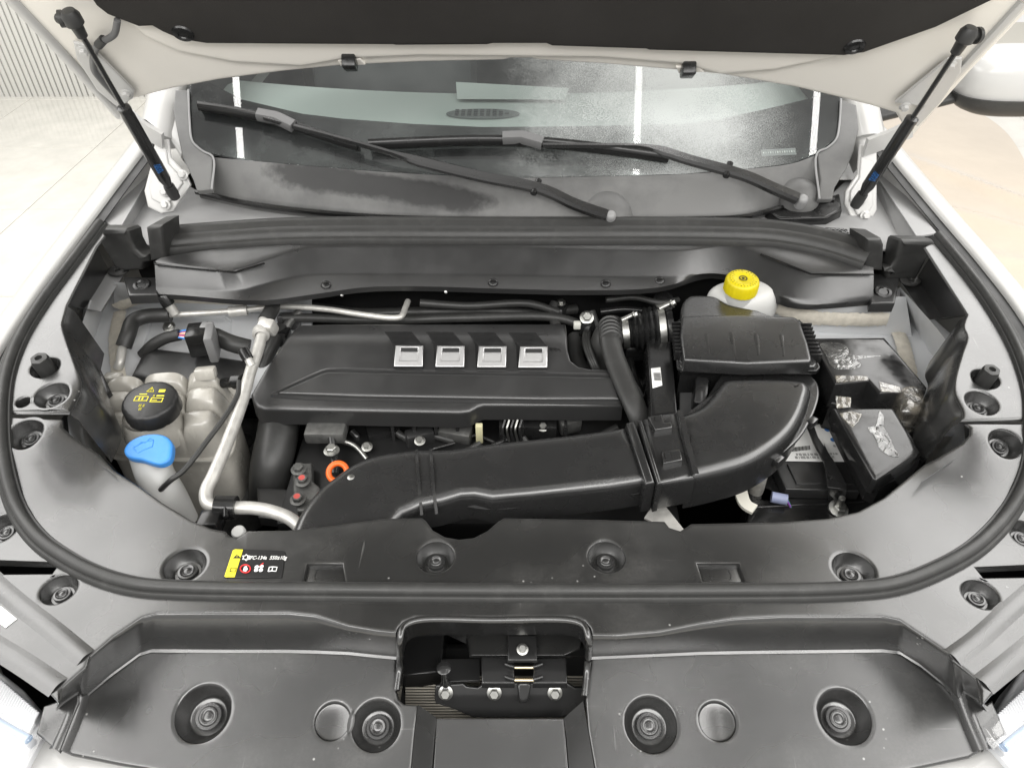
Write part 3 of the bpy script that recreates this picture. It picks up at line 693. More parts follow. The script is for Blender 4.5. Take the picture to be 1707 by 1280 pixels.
# side trims sweeping up the pillars
for q, k in (([(328, 318), (322, 300), (304, 262), (296, 225), (288, 185), (292, 150), (314, 150), (316, 200), (321, 236), (338, 252), (355, 262), (353, 316)], 0), ([(1388, 332), (1392, 312), (1412, 280), (1424, 250), (1432, 215), (1428, 175), (1402, 165), (1399, 210), (1394, 232), (1380, 246), (1362, 256), (1368, 300), (1364, 332)], 1)):
    plate('pillar_trim', [G(a, b, .004 if b < 280 else .002) for a, b in q], .012, COWL, cp, r=.003, n=GN)
for l in ([(314, 150), (316, 200), (321, 236), (338, 252), (355, 262), (353, 316)], [(1402, 165), (1399, 210), (1394, 232), (1380, 246), (1362, 256), (1366, 332)]):
    tube('trim_edge', [G(a, b, .005) for a, b in l], .0022, CHR if 0 else GRY, cp, 6)
lathe('wiper_cover', [(0, .028), (.02, .026), (.04, .016), (.055, .002), (.058, -.01)], Zp(1012, 350, 1.022), COWL, cp, (0, -.35, .94), 32)
lathe('wiper_cover', [(0, .024), (.015, .022), (.03, .014), (.042, .002), (.045, -.01)], Zp(1332, 322, 1.035), COWL, cp, (0, -.35, .94), 32)
# black drain corner, right, and honeycomb vent
plate('drain_corner', zs([(1278, 350), (1295, 335), (1345, 338), (1400, 322), (1404, 350), (1380, 362), (1300, 364)], 1.012), .03, PLB, cp, r=.004)
hv = zs([(1358, 384), (1378, 379), (1412, 381), (1418, 396), (1395, 400), (1372, 393)], .998)
vp = plate('honeycomb_vent', hv, .003, PLB, cp, r=.0008)
for j in range(3):
    for i in range(7):
        c = Zp(1368 + i * 7 + (j % 2) * 3.5, 383 + j * 5.2, .9992)
        lathe('vent_cell', [(.0032, 0), (.0042, .0006), (.0042, -.001)], c, GRY, vp, seg=6)

ws = thing('windshield', 'dirty raked windshield with black border behind the wipers', 'windshield', G(860, 290))
gl = bpy.data.materials.new('windshield_glass'); gl.use_nodes = True
nt = gl.node_tree; N = nt.nodes; L = nt.links; N.clear()
out = N.new('ShaderNodeOutputMaterial'); tr = N.new('ShaderNodeBsdfTransparent'); tr.inputs[0].default_value = (.86, .92, .90, 1)
gs = N.new('ShaderNodeBsdfGlossy'); gs.inputs['Roughness'].default_value = .02; fr = N.new('ShaderNodeFresnel'); fr.inputs[0].default_value = 1.5
m1 = N.new('ShaderNodeMixShader'); L.new(fr.outputs[0], m1.inputs[0]); L.new(tr.outputs[0], m1.inputs[1]); L.new(gs.outputs[0], m1.inputs[2])
df = N.new('ShaderNodeBsdfDiffuse'); df.inputs[0].default_value = (.55, .57, .56, 1)
tc = N.new('ShaderNodeTexCoord'); sp = N.new('ShaderNodeSeparateXYZ'); L.new(tc.outputs['Object'], sp.inputs[0])
def mr(v, a, b, c=0, d=1):
    x = N.new('ShaderNodeMapRange'); x.inputs['From Min'].default_value = a; x.inputs['From Max'].default_value = b; x.inputs['To Min'].default_value = c; x.inputs['To Max'].default_value = d; L.new(v, x.inputs['Value']); return x.outputs[0]
def mth(op, a, b):
    x = N.new('ShaderNodeMath'); x.operation = op
    for i, q in enumerate((a, b)):
        if isinstance(q, (int, float)): x.inputs[i].default_value = q
        else: L.new(q, x.inputs[i])
    return x.outputs[0]
def nz(s, d=4, r=.6):
    x = N.new('ShaderNodeTexNoise'); x.inputs['Scale'].default_value = s; x.inputs['Detail'].default_value = d; x.inputs['Roughness'].default_value = r; L.new(tc.outputs['Object'], x.inputs['Vector']); return x.outputs['Fac']
side = mth('ADD', mr(sp.outputs[0], -.22, .34), mr(nz(4, 5), .3, .7, -.28, .28)); side = mth('MULTIPLY', side, mr(sp.outputs[0], .66, .44))
drop = mr(nz(420, 2, .5), .3, .7, -.17, .17); up_ = mr(sp.outputs[1], .0, .22, -.10, .20)
dirt = mr(mth('ADD', mth('ADD', side, drop), up_), .28, 1.05, 0, .55); dirt = mth('ADD', dirt, mr(nz(5), .35, .8, .02, .10))
m2 = N.new('ShaderNodeMixShader'); L.new(dirt, m2.inputs[0]); L.new(m1.outputs[0], m2.inputs[1]); L.new(df.outputs[0], m2.inputs[2]); L.new(m2.outputs[0], out.inputs[0])
gpts = [(316, 140), (317, 200), (322, 236), (340, 254), (420, 268), (570, 281), (700, 290), (855, 296), (1000, 294), (1140, 290), (1240, 282), (1318, 273), (1362, 256), (1394, 230), (1400, 200), (1402, 150)]
gw = [G(a, b, .001) for a, b in gpts]
top = [Vector((.70, 2.3, 0)), Vector((-.70, 2.3, 0))]
for t_ in top: t_.z = GP0.z - (GN.y * (t_.y - GP0.y)) / GN.z
plate('glass_pane', gw + top, .0012, gl, ws, r=.0004, n=GN, closed_bottom=False)
# black ceramic band along the bottom (under the glass)
fr_top = [(349, 138), (403, 166), (504, 190), (570, 198), (690, 207), (805, 212), (960, 211), (1137, 207), (1204, 198), (1281, 181), (1368, 160)]
band = [(314, 120), (316, 200), (321, 238), (338, 256), (420, 270), (570, 284), (855, 299), (1140, 293), (1318, 276), (1364, 259), (1396, 232), (1403, 200), (1406, 130)]
plate('ceramic_band', [G(a, b, -.004) for a, b in fr_top] + [G(a, b, -.004) for a, b in reversed(band)], .0006, FRIT, ws, r=.0001, n=GN, closed_bottom=False)
vs = quadbox('chassis_number_label', [G(a, b, -.0022) for a, b in ((1268, 250), (1326, 247), (1328, 258), (1270, 261))], .0004, mat('vin_label', (.3, .3, .3), .4), ws, r=.0001, n=GN)
for i in range(14):
    c = G(1273 + i * 3.9, 255 - i * .2, -.0014); box('code_bar', c, (.0012 + .0016 * (i % 3 == 0), .004, .0006), WPR, vs, bev=0, rot=(R(30), 0, 0))
dash = thing('dashboard', 'pale dashboard top seen through the windshield', 'dashboard', (0, 1.75, 1.0))
loft('dash_top', [[Vector((x, y + .10 * (x / .7) ** 2, z)) for x in [-.72 + 1.44 * i / 30 for i in range(31)]] for y, z in ((1.50, 1.06), (1.62, 1.085), (1.80, 1.09), (1.88, 1.075), (1.90, 1.02), (1.90, .7))], DASH, dash, 50)
dv = Zp(805, 189, 1.092)
vb = plate('defrost_vent', circ(dv, .085, k=32, ry=.03), .002, mat('vent_grey', (.16, .17, .17), .6), dash, r=.0005)
for j in range(4):
    for i in range(9 - abs(j - 1)):
        box('vent_slot', dv + Vector((-.06 + i * .0145, -.015 + j * .011, .0012)), (.009, .005, .001), DASHD, vb, bev=0)
cabin = thing('cabin_interior', 'dark seats and cabin seen dimly through the glass', 'interior', (0, 2.2, .9))
box('seat_row', (0, 2.75, 1.0), (1.5, .1, 1.3), DASHD, cabin, bev=.02)
for s in (-1, 1):
    box('seat_back', (s * .36, 2.35, 1.02), (.5, .14, .62), mat('seat_fabric', (.09, .095, .10), .8), cabin, bev=.05); box('head_rest', (s * .36, 2.37, 1.42), (.28, .1, .2), DASHD, cabin, bev=.04)
box('cabin_floor', (0, 2.3, .4), (1.5, 1.4, .05), DASHD, cabin, bev=0)
box('cabin_roof', (0, 2.85, 1.62), (1.4, 1.2, .05), DASHD, cabin, bev=.01)
for s in (-1, 1): box('cabin_side', (s * .77, 2.4, .8), (.03, 1.4, .9), DASHD, cabin, bev=0)
tag(quadbox('paper_sheet', [Zp(a, b, 1.1) for a, b in ((762, 165), (942, 166), (948, 147), (760, 137))], .001, mat('paper', (.62, .66, .64), .7), None, r=.0003), 'pale paper sheet lying on top of the dashboard', 'paper')

# ================================================================= wipers
def wiper(lab, blade, arm, root, head, zoff, sleeve):
    t = thing('wiper', lab, 'wiper', Zp(root[0], root[1], 1.03), 'windshield wipers')
    B = resample(cr([G(a, b, .020) for a, b in blade], 6), 40)
    sweep('blade_spoiler', B, [(.010, -.004), (.009, .003), (.003, .010), (-.003, .011), (-.008, .004), (-.010, -.004)], PLB, t, upv=GN, closed_prof=True)
    sweep('rubber_lip', B, [(.003, -.003), (.002, -.018), (-.002, -.018), (-.003, -.003)], RUB, t, upv=GN, closed_prof=True)
    A = [PL(a, b, GP0 + GN * o, GN) for a, b, o in arm]
    P = resample(cr(A, 6), 40)
    V, Fc = [], []; k = 6
    for i, p in enumerate(P):
        f = i / 39; wd = .0042 + .0065 * ss((f - .38) * 12); h = .004 + .004 * f
        tt = (P[min(i + 1, 39)] - P[max(i - 1, 0)]).normalized(); n = (GN - tt * GN.dot(tt)).normalized(); s = tt.cross(n)
        for a, b in ((1, -1), (1, .3), (.6, 1), (-.6, 1), (-1, .3), (-1, -1)): V.append(p + s * (a * wd) + n * (b * h))
    for i in range(39):
        for j in range(k): a = i * k + j; b = i * k + (j + 1) % k; Fc.append((a, b, b + k, a + k))
    Fc += [tuple(range(k)), tuple(range(39 * k, 40 * k))]
    ar = mesh('arm', V, Fc, PLD, t, 35)
    s0 = P[int(39 * sleeve)]; s1 = P[min(39, int(39 * sleeve) + 1)]
    tube('hinge_pin', [s0 - (s1 - s0).normalized().cross(GN) * .017, s0 + (s1 - s0).normalized().cross(GN) * .017], .0065, PLB, ar, 10)
    hc = [PL(a, b, GP0 + GN * o, GN) for a, b, o in head]
    sweep('blade_clamp', resample(hc, 10), [(.012, -.008), (.012, .003), (.008, .009), (-.008, .009), (-.012, .003), (-.012, -.008)], mat('clamp_grey', (.12, .12, .12), .4), t, upv=GN, closed_prof=True)
    rt = PL(root[0], root[1], A[-1], GN); lathe('pivot_cap', [(0, .009), (.005, .0085), (.009, .006), (.0105, 0), (.0105, -.02)], rt, GRY, t, GN, 24)
wiper('long wiper lying diagonally across the left of the windshield', [(332, 176), (400, 187), (470, 203), (560, 232), (598, 243)], [(440, 196, .030), (500, 213, .030), (600, 240, .030), (705, 270, .028), (800, 293, .03), (905, 315, .035), (960, 340, .03), (1012, 358, .026)], (1018, 360), [(430, 190, .026), (462, 196, .026), (490, 210, .028)], 0, .80)
wiper('wiper resting along the bottom right of the windshield', [(615, 240), (700, 236), (800, 233), (900, 236), (1000, 246), (1115, 262)], [(905, 242, .030), (1000, 243, .03), (1080, 246, .03), (1150, 266, .032), (1245, 293, .034), (1290, 313, .03), (1330, 330, .022)], (1338, 333), [(838, 229, .026), (870, 228, .028), (905, 238, .028)], 0, .72)

# ================================================================= hood
HD = Vector((0, -.59, .807)).normalized(); HN = Vector((0, -HD.z, HD.y)).normalized()    # HN: underside normal towards the camera
HN = Vector((0, -.807, -.59)).normalized(); HP0 = Vector((0, 1.47, 1.153))
def Hh(px, py, o=0): return PL(px, py, HP0 + HN * o, HN)
def Hw(x, t, o=0): return Vector((x, 0, 0)) + HP0 + HD * t + HN * o
hood = thing('hood', 'raised white car hood with cream underside and black insulation', 'hood', HP0)
rear = [(208, 205), (214, 168), (289, 149), (369, 134), (470, 121), (570, 111), (700, 105), (840, 102), (852, 99), (886, 99), (896, 102), (1000, 108), (1130, 119), (1204, 126), (1325, 147), (1406, 166), (1456, 179), (1493, 190), (1518, 232)]
hp = [Hh(a, b) for a, b in rear] + [Hh(1620, 118), Hh(1722, 12)] + [Hw(.86, .55), Hw(.86, .85), Hw(.75, 1.0), Hw(.4, 1.07), Hw(0, 1.09), Hw(-.4, 1.07), Hw(-.75, 1.0), Hw(-.86, .85), Hw(-.86, .55)] + [Hh(10, -10), Hh(110, 98)]
plate('inner_panel', hp, .03, CRM, hood, r=.006, n=HN)
# outer skin hem line along both sides
for l in ([(2, -18), (108, 93), (203, 196)], [(1712, 2), (1612, 110), (1512, 215)]):
    P = [Hh(a, b, .004) for a, b in l]; sweep('hem', resample(P, 20), [(.012, -.004), (.010, .003), (.002, .005), (-.006, .002), (-.008, -.003)], WHT, hood, upv=HN)
st = [(196, 20), (240, 62), (296, 88), (390, 106), (504, 113), (580, 100), (700, 95), (1000, 98), (1130, 108), (1200, 126), (1290, 119), (1400, 96), (1480, 58), (1550, 20)]
plate('stamped_frame', [Hh(a, b, .007) for a, b in st] + [Hw(.62, .7, .007), Hw(-.62, .7, .007)], .008, CRM, hood, r=.0065, n=HN)
insl = [(148, -6), (160, 12), (178, 26), (232, 47), (254, 46), (270, 55), (300, 68), (345, 75), (480, 76), (655, 77), (660, 78), (812, 77), (822, 75), (910, 75), (920, 79), (1075, 84), (1082, 86), (1260, 91), (1406, 95), (1440, 90), (1560, 48), (1660, 0)]
ip = plate('insulation', [Hh(a, b, .017) for a, b in insl] + [Hw(.72, .5, .017), Hw(.68, .88, .017), Hw(.3, .96, .017), Hw(-.3, .96, .017), Hw(-.68, .88, .017), Hw(-.72, .5, .017)], .012, INS, hood, r=.006, n=HN)
for px, py in ((305, 57), (1425, 79)):
    lathe('insulation_clip', [(0, .001), (.007, .001), (.008, .003), (.016, .002), (.0175, -.001)], Hh(px, py, .018), PLB, ip, HN, 24)
for px, py in ((583, 105), (1147, 117)):
    c = Hh(px, py, .012); box('bump_stop', c, (.024, .03, .022), PLB, hood, bev=.003, rot=(R(-35), 0, 0))
    quadbox('stop_base', [Hh(px + a, py + b, .006) for a, b in ((-20, -4), (18, -6), (26, 4), (-16, 6))], .006, CRM, hood, r=.002, n=HN)
# washer hose on the underside
tube('washer_hose', [Hh(196, 34, .015), Hh(190, 58, .02), Hh(168, 72, .02), Hh(156, 92, .015), Hh(157, 118, .015), Hh(165, 130, .015), Hh(185, 152, .012), Hh(225, 195, -.01), Hh(262, 222, -.03)], .0055, mat('grey_hose', (.12, .12, .12), .5), hood, 10)
tube('hose_joint', [Hh(173, 66, .02), Hh(164, 76, .02)], .0075, RUB, hood, 10)
tube('hose_joint', [Hh(240, 206, -.015), Hh(256, 218, -.028)], .0085, RUB, hood, 10)
# ================================================================= hinges and struts
def hinge(lab, mount, bolts, arm, foot, footbolt, s):
    t = plate('hinge', [Yp(a, b, 1.452 - (b - 240) * .0006) for a, b in foot], .006, WHT, hood, r=.0025, n=(0, -.85, .5))
    t['label'] = lab
    c_ = sum((Yp(a, b, 1.452 - (b - 240) * .0006) for a, b in foot), Vector()) / len(foot)
    plate('raised_web', [c_ + (Yp(a, b, 1.452 - (b - 240) * .0006) - c_) * .72 + Vector((0, -.004, .002)) for a, b in foot], .004, WHT, t, r=.002, n=(0, -.85, .5))
    plate('hood_plate', [Hh(a, b, .012) for a, b in mount], .005, WHT, t, r=.002, n=HN)
    for a, b in bolts: hexbolt('bolt', Hh(a, b, .012), .007, WHT, t, HN)
    A = [Yp(a, b, y) for a, b, y in arm]
    sweep('arm', resample(cr(A, 6), 24), [(.004, -.022), (.004, .022), (-.004, .022), (-.004, -.022)], WHT, t, upv=(0, -.3, 1), closed_prof=True)
    for a, b in footbolt: hexbolt('bolt', Yp(a, b, 1.446 - (b - 240) * .0006), .007, WHT, t, (0, -.85, .5))
hinge('white hood hinge beside the strut above the coolant reservoir', [(122, 72), (150, 78), (224, 152), (222, 165), (196, 180), (162, 152), (128, 100)], [(140, 84), (210, 155)], [(196, 178, 1.44), (235, 212, 1.44), (272, 235, 1.43)], [(258, 236), (280, 232), (284, 262), (310, 290), (318, 308), (288, 352), (268, 356), (246, 345), (240, 318), (250, 280)], [(275, 320), (305, 292), (276, 342)], -1)
hinge('white hood hinge beside the strut above the fuse boxes', [(1604, 98), (1602, 122), (1568, 172), (1530, 212), (1518, 205), (1540, 178), (1492, 172), (1580, 100)], [(1584, 108), (1508, 177)], [(1520, 214, 1.44), (1480, 232, 1.44), (1442, 246, 1.43)], [(1434, 240), (1462, 250), (1462, 350), (1450, 372), (1425, 374), (1408, 340), (1410, 318), (1430, 290)], [(1436, 334), (1442, 360)], 1)
def strut(lab, topc, mid, bot):
    a, m_, b = topc, mid, bot
    t = thing('gas_strut', lab, 'strut', b, 'gas struts holding up the hood')
    ax = (a - b).normalized()
    tube('piston_rod', [m_ - ax * .01, a - ax * .02], .0045, BLKM, t, 12)
    cyl = lathe('cylinder', [(0, .004), (.006, .004), (.0115, .001), (.0118, -.004), (.0110, -.010), (.0118, -.016), (.0118, -(m_ - b).length + .04), (.0085, -(m_ - b).length + .026), (.0085, -(m_ - b).length)], m_, BLKM, t, ax, 24)
    cc = b.lerp(m_, .36); vw = (C0 - cc).normalized(); sd = ax.cross(vw).normalized(); vw = sd.cross(ax)
    for k in range(3): text('label_print', ('|||| || ||| |||| |', '|| ||| | |||| ||', '||| | |||| |||')[k], cc + vw * .0121 + sd * (-.004 + .004 * k), .0045, ax, -sd if 0 else vw.cross(ax), BLP, cyl)
    lathe('ball_socket', [(0, .018), (.010, .016), (.0145, .008), (.0145, -.006), (.010, -.010), (.0085, -.028), (.006, -.03)], a, RUB, t, ax, 20)
    tube('ball_stud', [a, a + Vector((.028 if a.x > 0 else -.028, .01, .0))], .008, RUB, t, 12)
    lathe('stud_flange', [(0, .003), (.013, .003), (.013, -.003), (0, -.003)], a + Vector((.022 if a.x > 0 else -.022, .008, 0)), RUB, t, (1, .3, 0), 20)
    lathe('lower_socket', [(0, .02), (.0105, .02), (.0115, .0), (.010, -.012), (0, -.014)], b, RUB, t, ax, 20)
def strut_pts(tp, mp, b):
    a = Hh(tp[0], tp[1], .035); d = ray(*mp); u_ = (b - a)          # mid point: nearest point of the strut axis to the photo ray
    n1 = d.cross(u_); n2 = u_.cross(n1); t = (a - C0).dot(n2) / d.dot(n2); m_ = C0 + d * t
    f = (m_ - a).dot(u_) / u_.dot(u_); return a, a + u_ * f, b
strut('black gas strut holding up the hood above the coolant reservoir', *strut_pts((122, 34), (206, 180), Yp(288, 322, 1.375)))
strut('black gas strut holding up the hood above the fuse boxes', *strut_pts((1610, 62), (1516, 196), Yp(1430, 336, 1.36)))
# ================================================================= engine under the cover
eng = thing('engine', 'dark engine block and fittings under the plastic cover', 'engine', (-.05, .85, .45))
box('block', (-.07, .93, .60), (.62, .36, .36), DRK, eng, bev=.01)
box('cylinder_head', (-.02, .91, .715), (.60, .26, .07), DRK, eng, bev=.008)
for i in range(9):
    c = Zp(655 + i * 36, 722, .80); box('head_rib', c + Vector((0, .02, -.01)), (.006, .04, .05), BLKM, eng, bev=.001)
for i in range(5):
    tube('injector_rail', [Zp(842 + i * 7, 700, .84), Zp(838 + i * 7, 715, .83), Zp(842 + i * 7, 735, .80)], .0022, STL if i % 2 else BLKM, eng, 8)
box('plastic_spacer', Zp(799, 722, .81), (.012, .01, .04), mat('cream_plastic', (.55, .52, .33), .5), eng, bev=.001)
box('ignition_bracket', Zp(545, 716, .815), (.07, .05, .025), CAST, eng, bev=.005)
tube('oil_pipe', [Zp(560, 732, .80), Zp(590, 742, .79), Zp(612, 765, .78)], .005, STL, eng, 10)
tube('dipstick_tube', [Zp(552, 722, .82), Zp(556, 760, .80), Zp(558, 790, .79)], .007, BLKM, eng, 10)
hexbolt('bolt', Zp(553, 752, .81), .009, STL, eng)
mp_ = plate('mount_bracket', zs([(488, 772), (520, 770), (520, 800), (534, 812), (530, 850), (495, 852), (488, 815)], .80), .02, CAST, eng, r=.004)
for px, py, k in ((498, 783, 0), (505, 802, 1), (497, 833, 1)):
    bt = hexbolt('bolt', Zp(px, py, .806), .0085, CAST, mp_, (0, -.1, 1)); lathe('paint_mark', [(0, .0108), (.006, .0106), (.0065, .008)], Zp(px, py, .806), REDM if k else CAST, bt, (0, -.1, 1), 14)
for i in range(14):      # small dark hoses and wires deep in the gap
    x0 = random.uniform(560, 1040); y0 = random.uniform(708, 740)
    tube('harness_wire', [Zp(x0, y0, .79), Zp(x0 + random.uniform(-40, 40), y0 + 12, .78), Zp(x0 + random.uniform(-70, 70), y0 + random.uniform(18, 40), .73)], random.choice((.003, .005, .007)), RUB if i % 4 else BLKM, eng, 8)
tube('radiator_hose', [Zp(468, 690, .80), Zp(462, 730, .79), Zp(452, 780, .76), Zp(450, 830, .70)], .036, RUB, eng, 20)
gc = plate('gearbox_cover', zs([(372, 690), (430, 690), (436, 760), (420, 830), (385, 850), (352, 850), (345, 800)], .70), .08, CAST, eng, r=.02)
lathe('rubber_plug', [(0, .012), (.016, .012), (.022, .006), (.023, 0)], Zp(402, 738, .705), RUB, gc, seg=20)
plate('dark_bracket', zs([(428, 812), (490, 815), (492, 868), (430, 862)], .76), .02, PLC, eng, r=.003)
od = thing('dipstick', 'orange ring handle of the oil dipstick behind the intake duct', 'dipstick', Zp(563, 786, .82))
u, v, n_ = frame((0, -.55, .83)); V, Fc = [], []
c = Zp(563, 787, .84)
for i in range(32):
    t = 2 * math.pi * i / 32; d = u * math.cos(t) + v * math.sin(t)
    for j in range(10): a = 2 * math.pi * j / 10; V.append(c + d * (.0145 + .0048 * math.cos(a)) + n_ * (.0045 * math.sin(a)))
for i in range(32):
    for j in range(10): Fc.append((i * 10 + j, i * 10 + (j + 1) % 10, ((i + 1) % 32) * 10 + (j + 1) % 10, ((i + 1) % 32) * 10 + j))
mesh('ring_handle', V, Fc, ORG, od, 60); tube('stem', [c - v * .016, c - v * .05 - Vector((0, 0, .05))], .004, ORG, od, 8)

# fittings filling the gaps behind and beside the cover
def hose(nm, pts, r_, m=RUB): return tube(nm, [Zp(a, b, z) for a, b, z in pts], r_, m, eng, 12)
hose('coolant_hose', [(520, 512, .86), (600, 522, .85), (700, 520, .86), (820, 518, .86), (900, 522, .85), (960, 515, .84)], .011)
hose('coolant_hose', [(700, 505, .90), (780, 510, .89), (880, 506, .89), (930, 520, .87)], .008)
hose('wiring_loom', [(470, 530, .88), (520, 530, .87), (640, 534, .86), (780, 530, .87), (930, 530, .87), (985, 548, .87)], .009)
hose('wiring_loom', [(925, 505, .88), (920, 520, .87), (928, 545, .86)], .010)
hose('vacuum_pipe', [(1010, 500, .90), (1060, 496, .90), (1100, 505, .90), (1130, 500, .89)], .006)
hose('vacuum_pipe', [(1000, 520, .88), (1040, 516, .88), (1095, 522, .87)], .007, PLB)
lathe('pulley_cap', [(0, .012), (.012, .012), (.016, .016), (.022, .014), (.024, 0)], Zp(1104, 507, .88), PLB, eng, (0, -.6, .8), 24)
hose('coolant_hose', [(960, 560, .84), (962, 600, .82), (985, 640, .80), (1010, 690, .76)], .016)
hose('wiring_loom', [(985, 520, .88), (1000, 560, .85), (1030, 610, .82), (1075, 650, .80), (1090, 700, .76)], .009)
hose('wiring_loom', [(1050, 600, .84), (1062, 640, .83), (1085, 690, .80)], .007, PLB)
hose('heater_pipe', [(470, 545, .87), (455, 575, .86), (440, 610, .84), (430, 660, .80)], .012)
hose('heater_pipe', [(500, 520, .88), (480, 540, .87), (470, 580, .84)], .009, CAST)
for px, py, z, sx, sy, m in ((462, 560, .86, .05, .03, PLB), (482, 535, .86, .04, .03, PLC), (930, 520, .85, .03, .05, PLC), (1060, 585, .82, .05, .04, PLB), (1090, 530, .84, .06, .03, PLC), (640, 722, .78, .06, .03, PLB), (700, 728, .79, .05, .025, PLC), (760, 722, .79, .06, .03, CAST), (900, 715, .80, .06, .025, PLB), (950, 708, .80, .04, .02, CAST), (530, 745, .76, .05, .04, PLB)):
    box('bracket', Zp(px, py, z), (sx, sy, .03), m, eng, bev=.004, rot=(R(random.uniform(-20, 10)), 0, R(random.uniform(-25, 25))))
for px, py, z in ((612, 745, .79), (700, 735, .80), (905, 712, .81), (470, 590, .86), (1062, 570, .84), (935, 505, .88)):
    hexbolt('bolt', Zp(px, py, z), .0065, STL, eng, (0, -.3, 1))
# ---- engine cover
ec = thing('engine_cover', 'black plastic engine cover with four silver badges', 'engine cover', Zp(730, 640, .86))
def HE(x, y):                       # crowned top, front part tilted to the camera
    return .905 - .36 * max(0, 1.075 - y) - .10 * max(0, y - 1.075)
EO = [(497, 541), (560, 539), (943, 539), (946, 560), (947, 582), (952, 600), (964, 609), (981, 613), (1016, 614), (1022, 628), (1033, 668), (1038, 676), (970, 676), (806, 675), (797, 678), (783, 686), (766, 688), (440, 682), (428, 678), (421, 668), (418, 656), (440, 617), (460, 588), (478, 562)]
EP = [onH(a, b, HE) for a, b in EO]
plate('cover_top', EP, .006, PLC, ec, r=.006, wfun=HE, grid=.018, seg=4, smooth=28, closed_bottom=False)
loft('cover_skirt', [[p + Vector((0, 0, -.0045)) for p in EP + EP[:1]], [p + Vector((0, -.003 if p.y < 1.0 else .003, -.032)) for p in EP + EP[:1]]], PLC, ec, 30)
def HE2(o): return lambda x, y: HE(x, y) + o
rp = [(462, 655), (470, 650), (536, 622), (546, 619), (700, 622), (1020, 628), (1030, 655), (1033, 665), (900, 665), (600, 660)]
plate('raised_panel', onC(rp, HE2(.0085)), .005, PLC, ec, r=.004, wfun=HE2(.0085), grid=.018, seg=4, smooth=28, closed_bottom=False)
P = resample(cr(onC([(453, 657), (470, 649), (536, 619), (548, 616), (700, 619), (1021, 625)], HE2(.0)), 4), 60)
sweep('panel_ridge', P, [(.004, -.001), (.0025, .003), (-.001, .003), (-.004, -.001)], PLC, ec)
P = resample(cr(onC([(453, 658), (500, 662), (700, 666), (1034, 672)], HE2(.0)), 4), 60)
sweep('panel_ridge', P, [(.005, -.001), (.003, .0035), (-.002, .0035), (-.005, -.001)], PLC, ec)
for i in range(4):
    dx = (0, 69, 138.5, 207)[i]; dy = (0, .5, 1, 1.5)[i]
    def q(px, py, o): return onH(px + dx, py + dy, HE2(o))
    T = [q(641, 553, .002), q(686, 553, .002), q(706, 577, .014), q(660, 577, .014)]
    Bm = [q(706 - 1, 612, .0045), q(657, 612, .0045)]
    base = [q(641, 553, -.006), q(690, 553, -.006), q(712, 590, -.006), q(706, 614, -.006), q(656, 614, -.006), q(650, 590, -.006)]
    V = T + Bm + [p + Vector((0, 0, -.02)) for p in T[:2]] + [p + Vector((0, 0, -.02)) for p in Bm]
    mesh('scoop', V, [(0, 1, 2, 3), (3, 2, 4, 5), (1, 6 + 1, 8, 4, 2), (0, 3, 5, 9, 6), (0, 6, 7, 1)], PLB, ec, 30)
    n = (T[2] - T[3]).cross(T[3] - Bm[1]).normalized(); n = n if n.z > 0 else -n
    o = [T[3], T[2], Bm[0], Bm[1]]; c = sum(o, Vector()) / 4
    hb = [c + (p - c) * .60 + (T[3] - Bm[1]) * .09 for p in o]
    plate('badge', [p + n * .004 for p in o], .004, CHR, ec, r=.0012, n=n, holes=[[p + n * .004 for p in hb]])
    h2 = [p + n * .0012 for p in hb]
    bk = mesh('badge_floor', h2, [(0, 1, 2, 3)], CHR, ec, 0)
    mesh('badge_shadow', [h2[0] + n * .003, h2[1] + n * .003, h2[1].lerp(h2[2], .28) + n * .003, h2[0].lerp(h2[3], .28) + n * .003], [(0, 1, 2, 3)], BPR, bk, 0)  # black strip paints the frame's shadow across the top of the badge recess
plate('end_notch', onC([(892, 556), (912, 556), (936, 585), (918, 584)], HE2(.001)), .003, PLB, ec, r=.0006, wfun=HE2(.001))

# ---- intake duct
du = thing('intake_duct', 'wide black plastic air intake duct sweeping across the front of the engine', 'duct', Zp(900, 770, .86))
HDT = lambda x, y: .915 + .02 * ss((x + .25) / .5)
D1 = [(470, 915), (483, 880), (494, 856), (511, 831), (534, 806), (558, 788), (582, 771), (612, 758), (651, 749), (698, 744), (753, 743), (803, 735), (887, 726), (970, 717), (1046, 706), (1082, 800), (1068, 800), (1017, 808), (970, 813), (887, 822), (820, 828), (790, 822), (769, 823), (736, 833), (700, 840), (672, 852), (652, 872), (640, 915)]
DP = [onH(a, b, HDT) for a, b in D1]
plate('front_duct', cr(DP[:15], 3) + DP[15:], .055, PLD, du, r=.016, wfun=HDT, grid=.025, seg=5, smooth=35)
for l in ([(694, 742), (695, 760), (699, 815), (702, 850)], [(717, 741), (719, 760), (723, 815), (727, 848)]):
    P = resample(cr([onH(a, b, HDT) + Vector((0, 0, -.012 if i in (0, 3) else 0)) for i, (a, b) in enumerate(l)], 5), 24); sweep('duct_rib', P, [(.003, -.002), (.002, .0022), (-.002, .0022), (-.003, -.002)], PLD, du)
P = resample(cr([onH(a, b + 12, lambda x, y: HDT(x, y) - .03) for a, b in ((769, 823), (820, 830), (887, 824), (970, 815), (1017, 809), (1075, 802))], 4), 30)
sweep('seam_flange', P, [(.01, .002), (-.008, .002), (-.008, -.002), (.01, -.002)], PLD, du, closed_prof=True)
for i in range(5):
    f = resample(P, 40)[8 + i * 6]; box('seam_clip', f + Vector((0, -.004, .001)), (.014, .010, .008), PLD, du, bev=.001)
lathe('duct_plug', [(0, .0015), (.004, .001), (.0055, 0)], onH(585, 795, HDT), STL, du, seg=16)
